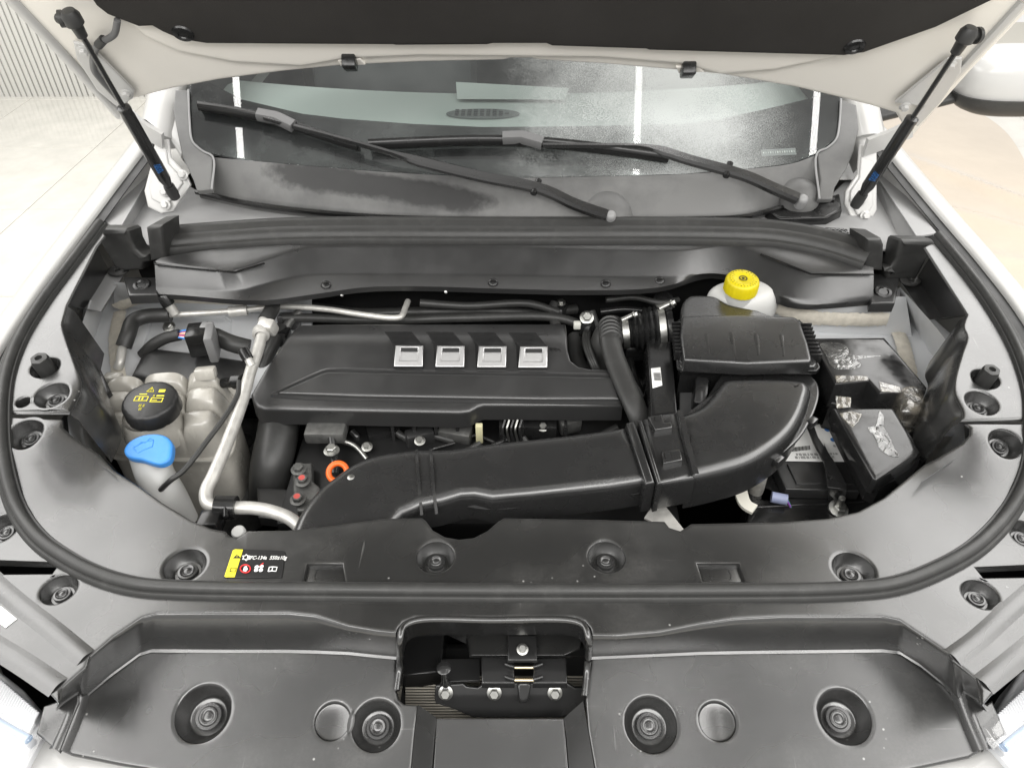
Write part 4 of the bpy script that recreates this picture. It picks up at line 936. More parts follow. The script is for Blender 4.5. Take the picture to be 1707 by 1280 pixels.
for q, o in (([(1044, 704), (1058, 700), (1092, 803), (1076, 806)], .007), ([(1064, 700), (1071, 698), (1104, 804), (1096, 806)], .010)):
    plate('collar', [onH(a, b, lambda x, y: HDT(x, y) + o) for a, b in q], .06, PLD, du, r=.004)
plate('joint_sleeve', [onH(a, b, HDT) for a, b in ((1068, 696), (1128, 684), (1160, 795), (1096, 806))], .055, PLD, du, r=.010, seg=4)
for q in ([(1080, 694), (1104, 690), (1108, 704), (1120, 702), (1121, 712), (1092, 716)], [(1103, 752), (1134, 748), (1138, 766), (1106, 772)]):
    tb = plate('clip_tab', [onH(a, b, lambda x, y: HDT(x, y) + .008) for a, b in q], .010, PLD, du, r=.002)
    cc = sum((Vector(onH(a, b, lambda x, y: HDT(x, y) + .0085)) for a, b in q[:4]), Vector()) / 4
    box('tab_slot', cc + Vector((-.006, .0, 0)), (.008, .010, .002), BPR, tb, bev=0)
D2 = [(1126, 688), (1142, 684), (1165, 674), (1184, 656), (1197, 638), (1208, 629), (1225, 627), (1328, 628), (1346, 633), (1355, 645), (1352, 664), (1343, 690), (1326, 717), (1296, 743), (1256, 766), (1202, 782), (1162, 791), (1150, 793)]
HD2 = lambda x, y: .935
P2 = [onH(a, b, HD2) for a, b in D2]
plate('elbow_duct', cr(P2, 4), .07, PLD, du, r=.017, wfun=HD2, grid=.025, seg=6, smooth=35)
P3 = [onH(a, b, lambda x, y: .905) for a, b in ((1199, 630), (1205, 622), (1340, 622), (1360, 634), (1366, 650), (1362, 674), (1350, 702), (1332, 730), (1300, 758), (1258, 782), (1205, 797), (1160, 806), (1150, 806), (1140, 700), (1180, 660))]
plate('elbow_flange', cr(P3, 3), .006, PLD, du, r=.002, seg=2)
for a, b in ((1353, 704), (1296, 768), (1168, 806)):
    box('seam_clip', Zp(a, b, .90), (.018, .012, .014), PLD, du, bev=.002, rot=(0, 0, R(40 if a > 1200 else 10)))
P = [onH(a, b, lambda x, y: .939) for a, b in ((1133, 686), (1145, 735), (1160, 792))]
sweep('elbow_rib', resample(cr(P, 5), 14), [(.006, -.004), (.004, .003), (-.004, .003), (-.006, -.004)], PLD, du)

# ---- air filter box
ab = thing('air_filter_box', 'black plastic air filter box with ribbed edges beside the yellow brake cap', 'air box', Zp(1240, 580, .80))
HA = lambda x, y: .965 - .10 * max(0, 1.04 - y)
lid = [(1136, 529), (1142, 526), (1322, 527), (1332, 532), (1338, 545), (1354, 598), (1350, 602), (1142, 599), (1139, 594)]
plate('lid', cr([onH(a, b, HA) for a, b in lid], 2, True), .025, PLD, ab, r=.005, wfun=HA, seg=4, smooth=30)
flg = [(1128, 540), (1134, 530), (1334, 532), (1346, 548), (1362, 606), (1358, 611), (1138, 608), (1133, 602)]
plate('lid_flange', [onH(a, b, lambda x, y: .942) for a, b in flg], .008, PLD, ab, r=.003)
plate('lower_flange', [onH(a, b, lambda x, y: .925) for a, b in ((1122, 545), (1130, 532), (1338, 536), (1368, 612), (1362, 618), (1138, 616), (1130, 610))], .008, PLB, ab, r=.002)
plate('lower_body', [onH(a, b, lambda x, y: .915) for a, b in ((1126, 548), (1335, 545), (1358, 612), (1136, 614))], .20, PLB, ab, r=.006)
hump = [(1136, 532), (1137, 506), (1143, 497), (1152, 492), (1190, 493), (1204, 500), (1215, 506), (1235, 511), (1262, 516), (1295, 530)]
plate('rear_hump', cr([onH(a, b, lambda x, y: .958) for a, b in hump[:-1]], 3) + [onH(1295, 530, lambda x, y: .958)], .05, PLD, ab, r=.006, seg=4)
for i in range(9):
    box('edge_rib', onH(1128 + i * .8, 544 + i * 6.1, lambda x, y: .945), (.020, .0028, .018), PLB, ab, bev=.0005)
    box('edge_rib', onH(1342 + i * 2.1, 546 + i * 6.4, lambda x, y: .945), (.020, .0028, .018), PLB, ab, bev=.0005)
for i, x in enumerate((1180, 1222, 1263, 1305)):
    P = [onH(x - 3 + k * 1.6, 560 + k * 12 - (3 - abs(i - 1)) * 2, lambda a, b: HA(a, b)) for k in range(4)]
    sweep('lid_crease', P, [(.004, -.0006), (0, .0006), (-.004, -.0006)], PLD, ab)
plate('side_chamber', [onH(a, b, lambda x, y: .90) for a, b in ((1078, 560), (1118, 550), (1130, 690), (1086, 695))], .12, PLB, ab, r=.004)
plate('grey_panel', zs([(1133, 640), (1160, 640), (1156, 700), (1133, 700)], .86), .02, mat('mid_grey_plastic', (.12, .12, .12), .5), ab, r=.002)
box('clamp_lever', Zp(1166, 660, .88), (.022, .05, .05), PLB, ab, bev=.004, rot=(R(25), 0, R(-12)))
bs = quadbox('barcode_sticker', [onH(a, b, lambda x, y: .902) for a, b in ((1085, 614), (1101, 612), (1104, 642), (1088, 647))], .0006, WPR, ab, r=.0002, n=(0, 0, 1))
for i in range(12):
    box('code_bar', onH(1095 + i * .15, 622 + i * 1.1, lambda x, y: .9028), (.012, .0004 + .0005 * (i % 3 == 0), .0004), BPR, bs, bev=0)

# ---- rubber intake hose with clamps
ih = thing('intake_hose', 'shiny black corrugated rubber intake hose with steel clamps', 'hose', Zp(1070, 550, .86))
ax0, ax1 = Zp(1030, 556, .885), Zp(1120, 546, .90); dv_ = (ax1 - ax0); LL = dv_.length; dn = dv_.normalized()
prof = [(0, 0), (.022, 0)]
for i in range(31):
    f = i / 30; prof.append((.022 + .020 * ss(f * 1.6) + (.0035 * math.sin(i * 2.1) if 4 < i < 27 else 0), LL * f))
lathe('bellows', prof, ax0, PLB, ih, dn, 32)
def clampring(c, rad, scr):
    k = lathe('clamp_band', [(rad, -.006), (rad + .0012, -.006), (rad + .0012, .006), (rad, .006)], c, STL, ih, dn, 32)
    tube('clamp_screw', [c + Vector((-.012, -.006, rad + .003)), c + Vector((.012, .006, rad + .008))], .0048, STL, k, 10)
    hexbolt('screw_head', c + Vector((.014, .004, rad + .008)), .0055, STL, k, (.8, -.1, .5))
clampring(ax0.lerp(ax1, .14), .029, 0); clampring(ax0.lerp(ax1, .80), .0455, 0)
tube('elbow_pipe', [ax0 + dn * .01, ax0 - dn * .02, ax0 + Vector((-.03, -.01, -.03)), ax0 + Vector((-.03, -.01, -.15))], .024, RUB, ih, 16)
fh = thing('breather_hose', 'dark grey flat hose running down between engine cover and air box', 'hose', Zp(1040, 640, .86))
tube('hose', [Zp(1022, 535, .89), Zp(1016, 552, .90), Zp(1022, 590, .895), Zp(1042, 640, .88), Zp(1064, 690, .86), Zp(1080, 730, .82)], .020, RUB, fh, 16, flat=.6)
for i in range(5): lathe('hose_rib', [(.019, -.0015), (.022, 0), (.019, .0015)], Zp(1016 + i * .6, 544 + i * 6, .898), RUB, fh, (0, 1, -.2), 20)
for i in range(3): tube('sensor_wire', [Zp(976 + i * 4, 545, .86), Zp(974 + i * 4, 575, .87), Zp(985 + i * 4, 605, .86), Zp(1000 + i * 4, 640, .82)], .004, RUB, fh, 8)
sn = thing('sensor_plug', 'small sensor plug with a silver bolt beside the engine cover', 'sensor', Zp(978, 535, .86))
box('plug_body', Zp(978, 545, .865), (.03, .03, .03), PLB, sn, bev=.005); hexbolt('bolt', Zp(978, 530, .885), .009, STL, sn, (0, -.6, .8))
box('connector', Zp(962, 542, .875), (.014, .012, .014), mat('off_white_connector', (.6, .6, .55), .5), sn, bev=.002)

# ---- brake fluid reservoir
br = thing('brake_fluid_reservoir', 'white brake fluid reservoir with a yellow screw cap', 'reservoir', Zp(1240, 500, .88))
c = Zp(1239, 499, .935)
s_ = lambda q, e: math.copysign(abs(q) ** e, q)
V, Fc = [], []
for j in range(17):
    ph = math.pi * j / 16
    for i in range(40):
        t = 2 * math.pi * i / 40
        rx, ry = .062 * (1 + .10 * math.cos(2 * t) + .05 * math.sin(3 * t)), .045 * (1 + .08 * math.sin(2 * t))
        V.append(c + Vector((rx * s_(math.sin(ph), .55) * math.cos(t), ry * s_(math.sin(ph), .55) * math.sin(t), .042 * s_(math.cos(ph), .7) - .012)))
for j in range(16):
    for i in range(40): a = j * 40 + i; b = j * 40 + (i + 1) % 40; Fc.append((a, b, b + 40, a + 40))
mesh('tank', V, Fc, WPL, br, 70)
cn = Vector((0, -.10, 1)).normalized(); cc = Zp(1239, 464, .995)
lathe('neck', [(.026, -.05), (.026, 0)], cc - cn * .005, WPL, br, cn, 28)
cap = lathe('screw_cap', [(0, -.0005), (.0135, -.0005), (.0145, 0), (.0262, 0), (.0288, -.0025), (.0300, -.006), (.0305, -.026), (.028, -.0275)], cc, YEL, br, cn, 96, mod=lambda a, b, t: a * (1 + (.018 * (math.sin(24 * t) > 0) if b < -.004 else 0)))
for k in range(2):
    for i in range(26 if k else 18):
        t = 2 * math.pi * i / (26 if k else 18); rr = .0235 if k else .0185; u_, v_, _ = frame(cn)
        d = u_ * math.cos(t) + v_ * math.sin(t)
        if random.random() < .88: text('cap_print', random.choice('|I='), cc + d * rr + cn * .0002, .0048 if k else .0032, d.cross(cn), d, BPR, cap)
lathe('cap_symbol', [(.0055, .0003), (.0055, .0006), (.0075, .0006), (.0075, .0003)], cc, BPR, cap, cn, 24); lathe('cap_dot', [(0, .0006), (.0028, .0006), (.0028, 0)], cc, BPR, cap, cn, 16)

# ---- fuse boxes with film
def film(name, pts, z, par, m, th=.0012, seed=0, n=(0, 0, 1)):
    random.seed(seed); P = zs(pts, z) if m is FLT else cr(zs(pts, z), 4, True)
    return plate(name, [p + Vector((random.uniform(-.0008, .0008), random.uniform(-.0008, .0008), 0)) for p in P], th, m, par, r=.0006, n=n)
def filmmat(name, col, dens):
    m = bpy.data.materials.new(name); m.use_nodes = True; nt = m.node_tree; N = nt.nodes; L = nt.links; N.clear()
    o = N.new('ShaderNodeOutputMaterial'); tr = N.new('ShaderNodeBsdfTransparent'); g = N.new('ShaderNodeBsdfGlossy'); g.inputs['Roughness'].default_value = .14
    d = N.new('ShaderNodeBsdfDiffuse'); d.inputs[0].default_value = (*col, 1); tc = N.new('ShaderNodeTexCoord')
    n = N.new('ShaderNodeTexNoise'); n.inputs['Scale'].default_value = 28; n.inputs['Detail'].default_value = 3; n.inputs['Distortion'].default_value = 1.5; L.new(tc.outputs['Object'], n.inputs['Vector'])
    b = N.new('ShaderNodeBump'); b.inputs['Strength'].default_value = 1; b.inputs['Distance'].default_value = .0035; L.new(n.outputs['Fac'], b.inputs['Height']); L.new(b.outputs['Normal'], g.inputs['Normal'])
    r = N.new('ShaderNodeMapRange'); r.inputs['From Min'].default_value = .42; r.inputs['From Max'].default_value = .62; r.inputs['To Min'].default_value = dens * .2; r.inputs['To Max'].default_value = dens; L.new(n.outputs['Fac'], r.inputs['Value'])
    a = N.new('ShaderNodeMixShader'); L.new(r.outputs[0], a.inputs[0]); L.new(tr.outputs[0], a.inputs[1]); L.new(d.outputs[0], a.inputs[2])
    c = N.new('ShaderNodeMixShader'); c.inputs[0].default_value = .11; L.new(a.outputs[0], c.inputs[1]); L.new(g.outputs[0], c.inputs[2]); L.new(c.outputs[0], o.inputs[0]); return m
FLM = filmmat('clear_film', (.40, .40, .38), .14); FLT = filmmat('yellowed_tape', (.40, .36, .29), .38)
PLF = mat('film_covered_plastic', (.015, .015, .015), .16, bump=.25, bscale=25, rvar=.12, vscale=18, dust=.06, dscale=14)
fb = thing('fuse_box', 'large black fuse box cover under film in the rear corner by the white wall', 'fuse box', Zp(1440, 620, .80))
plate('cover', zs([(1352, 563), (1475, 562), (1546, 645), (1544, 652), (1466, 655), (1448, 634), (1392, 640)], .925), .05, PLF, fb, r=.004)
plate('base', zs([(1352, 585), (1475, 580), (1560, 700), (1545, 715), (1470, 700), (1455, 690), (1385, 670)], .885), .12, PLB, fb, r=.006)
plate('latch_block', zs([(1476, 660), (1500, 658), (1502, 690), (1478, 692)], .895), .03, PLB, fb, r=.002)
film('film_patch', [(1368, 572), (1408, 574), (1420, 590), (1438, 592), (1472, 592), (1440, 597), (1428, 600), (1436, 608), (1425, 614), (1388, 612), (1378, 594)], .9256, fb, FLM, seed=1)
fm = plate('film_frame', zs([(1390, 599), (1416, 598), (1424, 611), (1396, 612)], .9275), .001, FLM, fb, r=.0005, holes=[zs([(1397, 602), (1412, 601), (1417, 608), (1401, 609)], .9275)])
film('tape', [(1392, 626), (1446, 626), (1448, 633), (1394, 637)], .9258, fb, FLT, seed=2)
plate('tape_corner', cr(zs([(1502, 642), (1532, 640), (1543, 652), (1546, 672), (1530, 684), (1504, 682), (1499, 660)], .928), 3, True), .05, FLT, fb, r=.012, seg=4)
film('tape', [(1466, 636), (1500, 645), (1502, 654), (1470, 652)], .927, fb, FLT, seed=5)
rb = thing('relay_box', 'square black relay box with crumpled clear film on its lid', 'fuse box', Zp(1460, 740, .80))
plate('lid', zs([(1389, 679), (1486, 678), (1493, 682), (1534, 752), (1530, 757), (1463, 799), (1455, 796)], .925), .03, PLF, rb, r=.006, seg=4)
plate('lid_rim', zs([(1384, 684), (1490, 682), (1540, 756), (1462, 808), (1448, 800)], .90), .012, PLB, rb, r=.003)
plate('body', zs([(1392, 692), (1490, 690), (1535, 765), (1466, 815), (1450, 806)], .888), .035, PLB, rb, r=.008)
sb = film('film_patch', [(1466, 684), (1472, 690), (1474, 712), (1484, 730), (1490, 745), (1498, 760), (1480, 758), (1466, 748), (1458, 728), (1446, 712), (1460, 708)], .9262, rb, FLM, seed=3)
film('film_patch', [(1400, 688), (1420, 684), (1438, 690), (1430, 704), (1420, 712), (1408, 700)], .9262, rb, FLT, seed=4)
film('film_tag', [(1393, 660), (1419, 662), (1419, 678), (1395, 680)], .932, rb, FLT, seed=6)
box('hinge_clip', Zp(1404, 722, .90), (.014, .035, .02), PLB, rb, bev=.003, rot=(0, 0, R(30)))

# ---- battery
bt = thing('battery', 'black car battery with white labels under the intake elbow', 'battery', Zp(1370, 780, .62))
plate('case', zs([(1262, 770), (1330, 690), (1420, 690), (1480, 830), (1470, 900), (1240, 900)], .80), .18, PLB, bt, r=.004)
plate('top_cover', zs([(1290, 774), (1300, 766), (1420, 766), (1434, 818), (1310, 815)], .822), .02, PLC, bt, r=.002)
plate('vent_cap', zs([(1312, 773), (1420, 773), (1424, 806), (1328, 806)], .8245), .003, PLC, bt, r=.001)
LB1 = quadbox('white_label', zs([(1322, 718), (1368, 706), (1378, 769), (1298, 768)], .8245), .0006, WPR, bt, r=.0002, n=(0, 0, 1))
LB2 = quadbox('white_label', zs([(1360, 710), (1386, 709), (1417, 769), (1388, 769)], .8248), .0006, WPR, bt, r=.0002, n=(0, 0, 1))
for i in range(16): box('code_bar', Zp(1321 + i * 1.9, 749 - i * .2, .8254), (.0008 + .0006 * (i % 3 == 0), .010, .0003), BPR, LB1, bev=0, rot=(0, 0, R(-12)))
for i, s in enumerate(('|| ||| |||| || ||| ||||', '||| | ||||| ||| | |||| ||')): text('label_text', s, Zp(1345, 757 + i * 5, .8254), .006, (1, 0, 0), (0, 1, 0), BPR, LB1)
for i in range(5): text('label_text', '||| || |||', Zp(1398 + i * .8 - (4 - i) * 5, 766 - i * 5 - (0 if i < 3 else 8), .8254), .005, (1, 0, 0), (0, 1, 0), BPR, LB2)
for a, b in ((1379, 716), (1389, 733)): lathe('round_mark', [(0, .0003), (.0048, .0003), (.0048, 0)], Zp(a, b, .8254), BLP, LB2, seg=18)
hs = thing('battery_strap', 'black metal strap clamping the battery down diagonally', 'bracket', Zp(1390, 790, .82))
plate('strap', zs([(1343, 702), (1354, 700), (1364, 728), (1396, 776), (1412, 806), (1412, 818), (1400, 814), (1380, 812), (1374, 770), (1356, 736)], .845), .004, BLKM, hs, r=.0012, holes=[circ(Zp(1386, 796, .845), .004, k=14)])
loft('strap_edge', [zs([(1412, 806), (1412, 818), (1400, 814), (1380, 812)], .843), zs([(1412, 826), (1408, 842), (1396, 842), (1380, 836)], .80)], BLKM, hs, 30)
lathe('nut_washer', [(0, .004), (.014, .004), (.016, 0)], Zp(1397, 850, .80), STL, hs, (0, -.3, 1), 20)
hexbolt('nut', Zp(1397, 848, .804), .010, STL, hs, (0, -.3, 1)); tube('threaded_rod', [Zp(1397, 850, .80), Zp(1404, 830, .835)], .005, STL, hs, 10)
tm = thing('battery_terminal', 'battery terminal clamp with pale cable lug and blue plug', 'terminal', Zp(1262, 810, .80))
lathe('post', [(0, .03), (.010, .03), (.0115, 0), (.0115, -.02)], Zp(1262, 812, .81), mat('lead', (.42, .41, .38), .45, metal=.6, var=.3, vscale=80), tm, (0, -.05, 1), 24)
plate('clamp', zs([(1246, 806), (1252, 800), (1290, 816), (1288, 838), (1250, 836)], .80), .02, BLKM, tm, r=.004)
sweep('cable_lug', resample(cr(zs([(1233, 808), (1238, 832), (1244, 842), (1258, 850)], .81), 5), 16), [(.010, -.002), (.010, .003), (-.010, .003), (-.010, -.002)], mat('pale_lug', (.7, .68, .60), .4), tm, closed_prof=True)
hexbolt('lug_nut', Zp(1233, 808, .815), .008, STL, tm)
tube('blue_plug', [Zp(1286, 828, .81), Zp(1312, 833, .81)], .009, mat('lavender_plastic', (.26, .29, .42), .4), tm, 12)
for i, k in enumerate(('green', 'blue', 'violet')): tube('thin_wire', [Zp(1312, 832 + i, .81), Zp(1318, 845, .80), Zp(1322 + i * 2, 880, .76)], .0016, WIRE[k], tm, 6)
for y_, z_ in ((846, .80), (862, .79)): tube('tray_edge', [Zp(1255, y_, z_), Zp(1440, y_ - 10, z_)], .003, PLB, tm, 8)
bkt = plate('bracket', zs([(1098, 826), (1104, 836), (1142, 884), (1140, 895), (1110, 880), (1074, 862)], .86), .004, ALU, None, r=.001); tag(bkt, 'small bare metal bracket poking out under the duct joint', 'bracket')

# ---- coolant reservoir
cr_ = thing('coolant_reservoir', 'translucent grey coolant reservoir with black cap and bulging chambers', 'reservoir', Zp(275, 700, .70))
Q = [Zp(165, 640, .88), Zp(388, 622, .89), Zp(372, 742, .85), Zp(166, 738, .85)]
V, Fc = [], []; ng = 72
def lobes(u_, v_):
    gx = [-1.0, -.30, .36, 1.0]; gy = [-1.0, -.22, .42, 1.0]
    def cell(t, g):
        for a, b in zip(g, g[1:]):
            if a <= t <= b or b == g[-1]: return (t - (a + b) / 2) / ((b - a) / 2)
    a, b = cell(u_, gx), cell(v_, gy)
    h = (max(0, 1 - abs(a) ** 3.2)) ** .5 * (max(0, 1 - abs(b) ** 3.2)) ** .5
    return h
for j in range(ng + 1):
    for i in range(ng + 1):
        a = -1 + 2 * i / ng; b = -1 + 2 * j / ng
        k = (abs(a) ** 6 + abs(b) ** 6) ** (1 / 6); mx = max(abs(a), abs(b)); sc_ = mx / k if k > 0 else 1
        ua, vb = a * sc_, b * sc_
        f, g = (ua + 1) / 2, (vb + 1) / 2
        p = Q[3].lerp(Q[2], f).lerp(Q[0].lerp(Q[1], f), g)
        edge = ss((1 - mx) / .22)
        V.append(p + Vector((0, 0, -.035 + .035 * edge ** .5 + .028 * lobes(a * .999, b * .999) * edge ** .3)))
for j in range(ng):
    for i in range(ng): a = j * (ng + 1) + i; Fc.append((a, a + 1, a + ng + 2, a + ng + 1))
tank = mesh('upper_shell', V, Fc, TRG, cr_, 80)
rimw = [V[j * (ng + 1) + i] for j, i in [(0, i) for i in range(0, ng, 4)] + [(j, ng) for j in range(0, ng, 4)] + [(ng, i) for i in range(ng, 0, -4)] + [(j, 0) for j in range(ng, 0, -4)]]
cen = sum(rimw, Vector()) / len(rimw)
plate('seam_flange', [cen + (p - cen) * 1.09 + Vector((0, 0, .004)) for p in rimw], .005, TRG, cr_, r=.002)
plate('lower_shell', [cen + (p - cen) * .97 - Vector((0, 0, .006)) for p in rimw], .16, TRG, cr_, r=.004)
lathe('filler_neck', [(.050, -.05), (.047, -.02), (.040, 0)], Zp(247, 690, .895), TRG, cr_, (0, -.05, 1), 32)
cn = Vector((.02, -.10, 1)).normalized(); cc = Zp(248, 665, .938)
cap = lathe('cap', [(0, .0), (.036, .0), (.0405, -.002), (.0425, -.006), (.043, -.028), (.0405, -.031), (.0, -.031)], cc, mat('cap_plastic', (.018, .018, .018), .38, rvar=.06, bump=.2, bscale=700), cr_, cn, 72, mod=lambda a, b, t: a * (1 - .03 * max(0, math.cos(8 * t)) ** 6) if a > .03 else a)
u_, v_, _ = frame(cn)
def prt(x, y, w_, h_, m=YLB): box('cap_print', cc + u_ * x + v_ * y + cn * .0003, (w_, h_, .0004), m, cap, bev=0, rot=cn.to_track_quat('Z', 'Y').to_euler() if 0 else (R(5), 0, 0))
for x, y, w_, h_ in ((-.012, -.004, .020, .0012), (-.012, .005, .020, .0012), (-.022, .0, .0012, .010), (-.002, 0, .0012, .010), (.013, -.006, .020, .0012), (.013, .002, .020, .0012), (.004, -.002, .0012, .009), (.022, -.002, .0012, .009), (-.012, .010, .012, .002), (.016, .007, .012, .0025), (-.015, .0005, .002, .006), (-.010, .0005, .002, .006), (.009, -.003, .010, .0012), (.015, .018, .010, .006)): prt(x, y, w_, h_)
text('cap_print', '!', cc + u_ * -.003 + v_ * .0195 + cn * .0004, .008, u_, v_, YLB, cap)
tri = [cc + u_ * (-.003 + .0065 * math.cos(t)) + v_ * (.019 + .0065 * math.sin(t)) + cn * .0004 for t in (R(90), R(210), R(330))]
for i in range(3): tube('cap_print', [tri[i - 1], tri[i]], .0005, YLB, cap, 6, smooth_path=False)
for k in range(3): text('cap_print', ('||| ||', '|||', '||')[k], cc + u_ * (-.006 + .012 * (k == 2)) + v_ * (-.014 - .007 * (k == 1) + .026 * (k == 2) - .005 * (k == 2)) + cn * .0004, .006, u_, v_, YLB, cap)
box('vent_block', Zp(343, 622, .918), (.034, .022, .02), TRG, cr_, bev=.004, rot=(R(-15), 0, R(8)))
box('left_tab', Zp(190, 632, .885), (.03, .02, .02), TRG, cr_, bev=.004)
lathe('level_sensor', [(0, .02), (.012, .02), (.013, .004), (.009, 0), (.009, -.02)], Zp(388, 637, .90), PLB, cr_, (1, -.2, .3), 20)
plate('side_clip', zs([(143, 618), (158, 600), (166, 612), (184, 650), (170, 662), (158, 680)], .91), .012, PLB, cr_, r=.002)
# ---- washer filler
wf = thing('washer_filler', 'blue washer fluid cap on a white filler neck', 'filler cap', Zp(262, 800, .80))
oc = [(206, 748), (214, 736), (232, 726), (256, 722), (276, 726), (286, 736), (287, 750), (282, 766), (268, 773), (255, 772), (236, 766), (214, 762), (207, 756)]
wn = Vector((0, -.25, 1)).normalized(); wp0 = Zp(248, 748, .912)
bc = plate('cap', cr([PL(a, b, wp0, wn) for a, b in oc], 3, True), .012, BLU, wf, r=.004, n=wn, seg=4)
for l in ([(222, 746), (238, 737), (256, 733), (254, 744), (238, 750), (230, 755), (222, 746)], [(232, 740), (236, 736), (242, 738)], [(246, 734), (250, 730), (254, 733)]): tube('moulded_line', [PL(a, b, wp0 + wn * .0003, wn) for a, b in l], .0006, mat('dark_blue', (.02, .10, .35), .4) if 0 else BLU, bc, 6, smooth_path=False)
tube('neck', [Zp(249, 760, .878), Zp(259, 792, .86), Zp(279, 827, .83), Zp(300, 870, .78)], [.029, .028, .028, .028], WPL, wf, 24)
# ---- thin black cable over the reservoir
hz = tube('reservoir_cable', [Zp(398, 636, .915), Zp(396, 658, .915), Zp(378, 690, .91), Zp(345, 735, .90), Zp(305, 785, .89), Zp(285, 800, .885), Zp(268, 816, .86)], .0042, RUB, None, 8); tag(hz, 'thin black cable running down beside the coolant reservoir', 'cable')
# ---- air-conditioning pipes
ac = thing('refrigerant_pipe', 'thick bare aluminium refrigerant pipe bending along the engine to the front', 'pipe', Zp(390, 740, .85))
tube('pipe', [Zp(440, 532, .915), Zp(436, 560, .915), Zp(428, 590, .915), Zp(418, 618, .912), Zp(404, 668, .905), Zp(382, 730, .895), Zp(356, 792, .885), Zp(344, 818, .88), Zp(346, 838, .876), Zp(362, 845, .874), Zp(395, 846, .872), Zp(425, 847, .868), Zp(455, 853, .865), Zp(486, 866, .86), Zp(510, 890, .85)], .0098, ALU, ac, 16, n=8)
lathe('pipe_collar', [(.010, -.014), (.015, -.012), (.016, .0), (.0135, .006), (.0105, .010)], Zp(436, 553, .916), ALU, ac, (Zp(440, 530, .915) - Zp(432, 580, .915)), 24)
box('pipe_flange', Zp(447, 545, .92), (.03, .022, .03), ALU, ac, bev=.005, rot=(R(20), 0, R(-15)))
tube('rubber_section', [Zp(442, 535, .915), Zp(452, 518, .915), Zp(455, 510, .905)], .014, RUB, ac, 16)
for x, y_, x2, y2 in ((414, 598, 409, 590),): 
    v0 = Zp(420, 610, .918); v1 = Zp(410, 592, .932); tube('service_valve', [v0, v1], .007, ALU, ac, 12); lathe('valve_cap', [(0, .012), (.008, .012), (.0095, .009), (.0095, -.008)], v1, PLB, ac, (v1 - v0), 20)
cl = tube('pipe_clip', [Zp(360, 845, .874), Zp(394, 846, .872)], .0175, PLB, ac, 14)
tube('clip_strap', [Zp(376, 832, .885), Zp(376, 862, .88)], .004, PLB, cl, 8); box('clip_foot', Zp(352, 872, .865), (.03, .03, .03), PLB, cl, bev=.004)
wpg = lathe('drain_plug', [(0, .002), (.008, .002), (.010, .0), (.010, -.006)], Zp(397, 886, .865), WPL, None, (0, -.3, 1), 20); tag(wpg, 'round white plug in the notch of the front cover edge', 'plug')
ul = thing('upper_refrigerant_line', 'slim metal refrigerant line along the bulkhead with a black foam elbow', 'pipe', Zp(330, 520, .88))
tube('foam_sleeve', [Zp(206, 578, .88), Zp(214, 556, .895), Zp(222, 536, .90), Zp(240, 528, .90), Zp(284, 525, .90)], .014, RUB, ul, 16)
tube('lower_stub', [Zp(204, 580, .88), Zp(200, 604, .87), Zp(196, 614, .86)], .008, ALU, ul, 12)
tube('line', [Zp(282, 525, .90), Zp(340, 522, .90), Zp(395, 518, .90), Zp(470, 511, .90), Zp(540, 515, .90), Zp(600, 524, .90), Zp(655, 530, .90), Zp(668, 528, .90), Zp(676, 512, .90), Zp(680, 502, .90)], .0058, ALU, ul, 12)
tube('line_joint', [Zp(382, 520, .90), Zp(412, 517, .90)], .0105, ALU, ul, 14)
v0 = Zp(292, 523, .905); v1 = Zp(276, 500, .935); tube('service_valve', [v0, v1], .009, ALU, ul, 12); lathe('valve_cap', [(0, .013), (.010, .013), (.012, .010), (.012, -.010)], v1, PLB, ul, (v1 - v0), 22)
lathe('line_bracket', [(0, .006), (.016, .006), (.017, 0)], Zp(453, 514, .897), ALU, ul, (0, -.4, .9), 20)
# ---- control unit connector with wires
ct = thing('wiring_connector', 'black multi-pin wiring connector with grey lever and coloured wires', 'connector', Zp(340, 570, .86))
box('plug_housing', Zp(334, 566, .895), (.040, .045, .05), PLB, ct, bev=.004, rot=(0, 0, R(10)))
box('lever', Zp(354, 572, .905), (.016, .05, .055), mat('lever_grey', (.16, .16, .16), .4), ct, bev=.004, rot=(0, 0, R(12)))
box('lever_hook', Zp(345, 545, .915), (.022, .02, .012), mat('lever_grey2', (.22, .22, .22), .4), ct, bev=.003)
for i in range(9):
    tube('wire', [Zp(296, 555 + i * .9, .885), Zp(305, 551 + i * 1.6, .89), Zp(319, 549 + i * 2.2, .893)], .0016, WIRE[('blue', 'blue', 'red', 'white', 'orange', 'violet', 'red', 'white', 'blue')[i]], ct, 6)
tube('harness', [Zp(300, 558, .885), Zp(275, 564, .88), Zp(255, 575, .87), Zp(238, 592, .85)], .011, RUB, ct, 12)
tube('harness', [Zp(358, 560, .89), Zp(385, 572, .89), Zp(415, 580, .88)], .016, RUB, ct, 14)
hexbolt('stud_nut', Zp(282, 545, .87), .008, STL, ct, (0, -.4, .9))
eb = plate('control_unit', zs([(236, 590), (262, 580), (330, 588), (410, 600), (408, 640), (300, 640), (218, 625)], .862), .05, PLC, None, r=.006); tag(eb, 'matt black control unit cover behind the coolant reservoir', 'control unit')
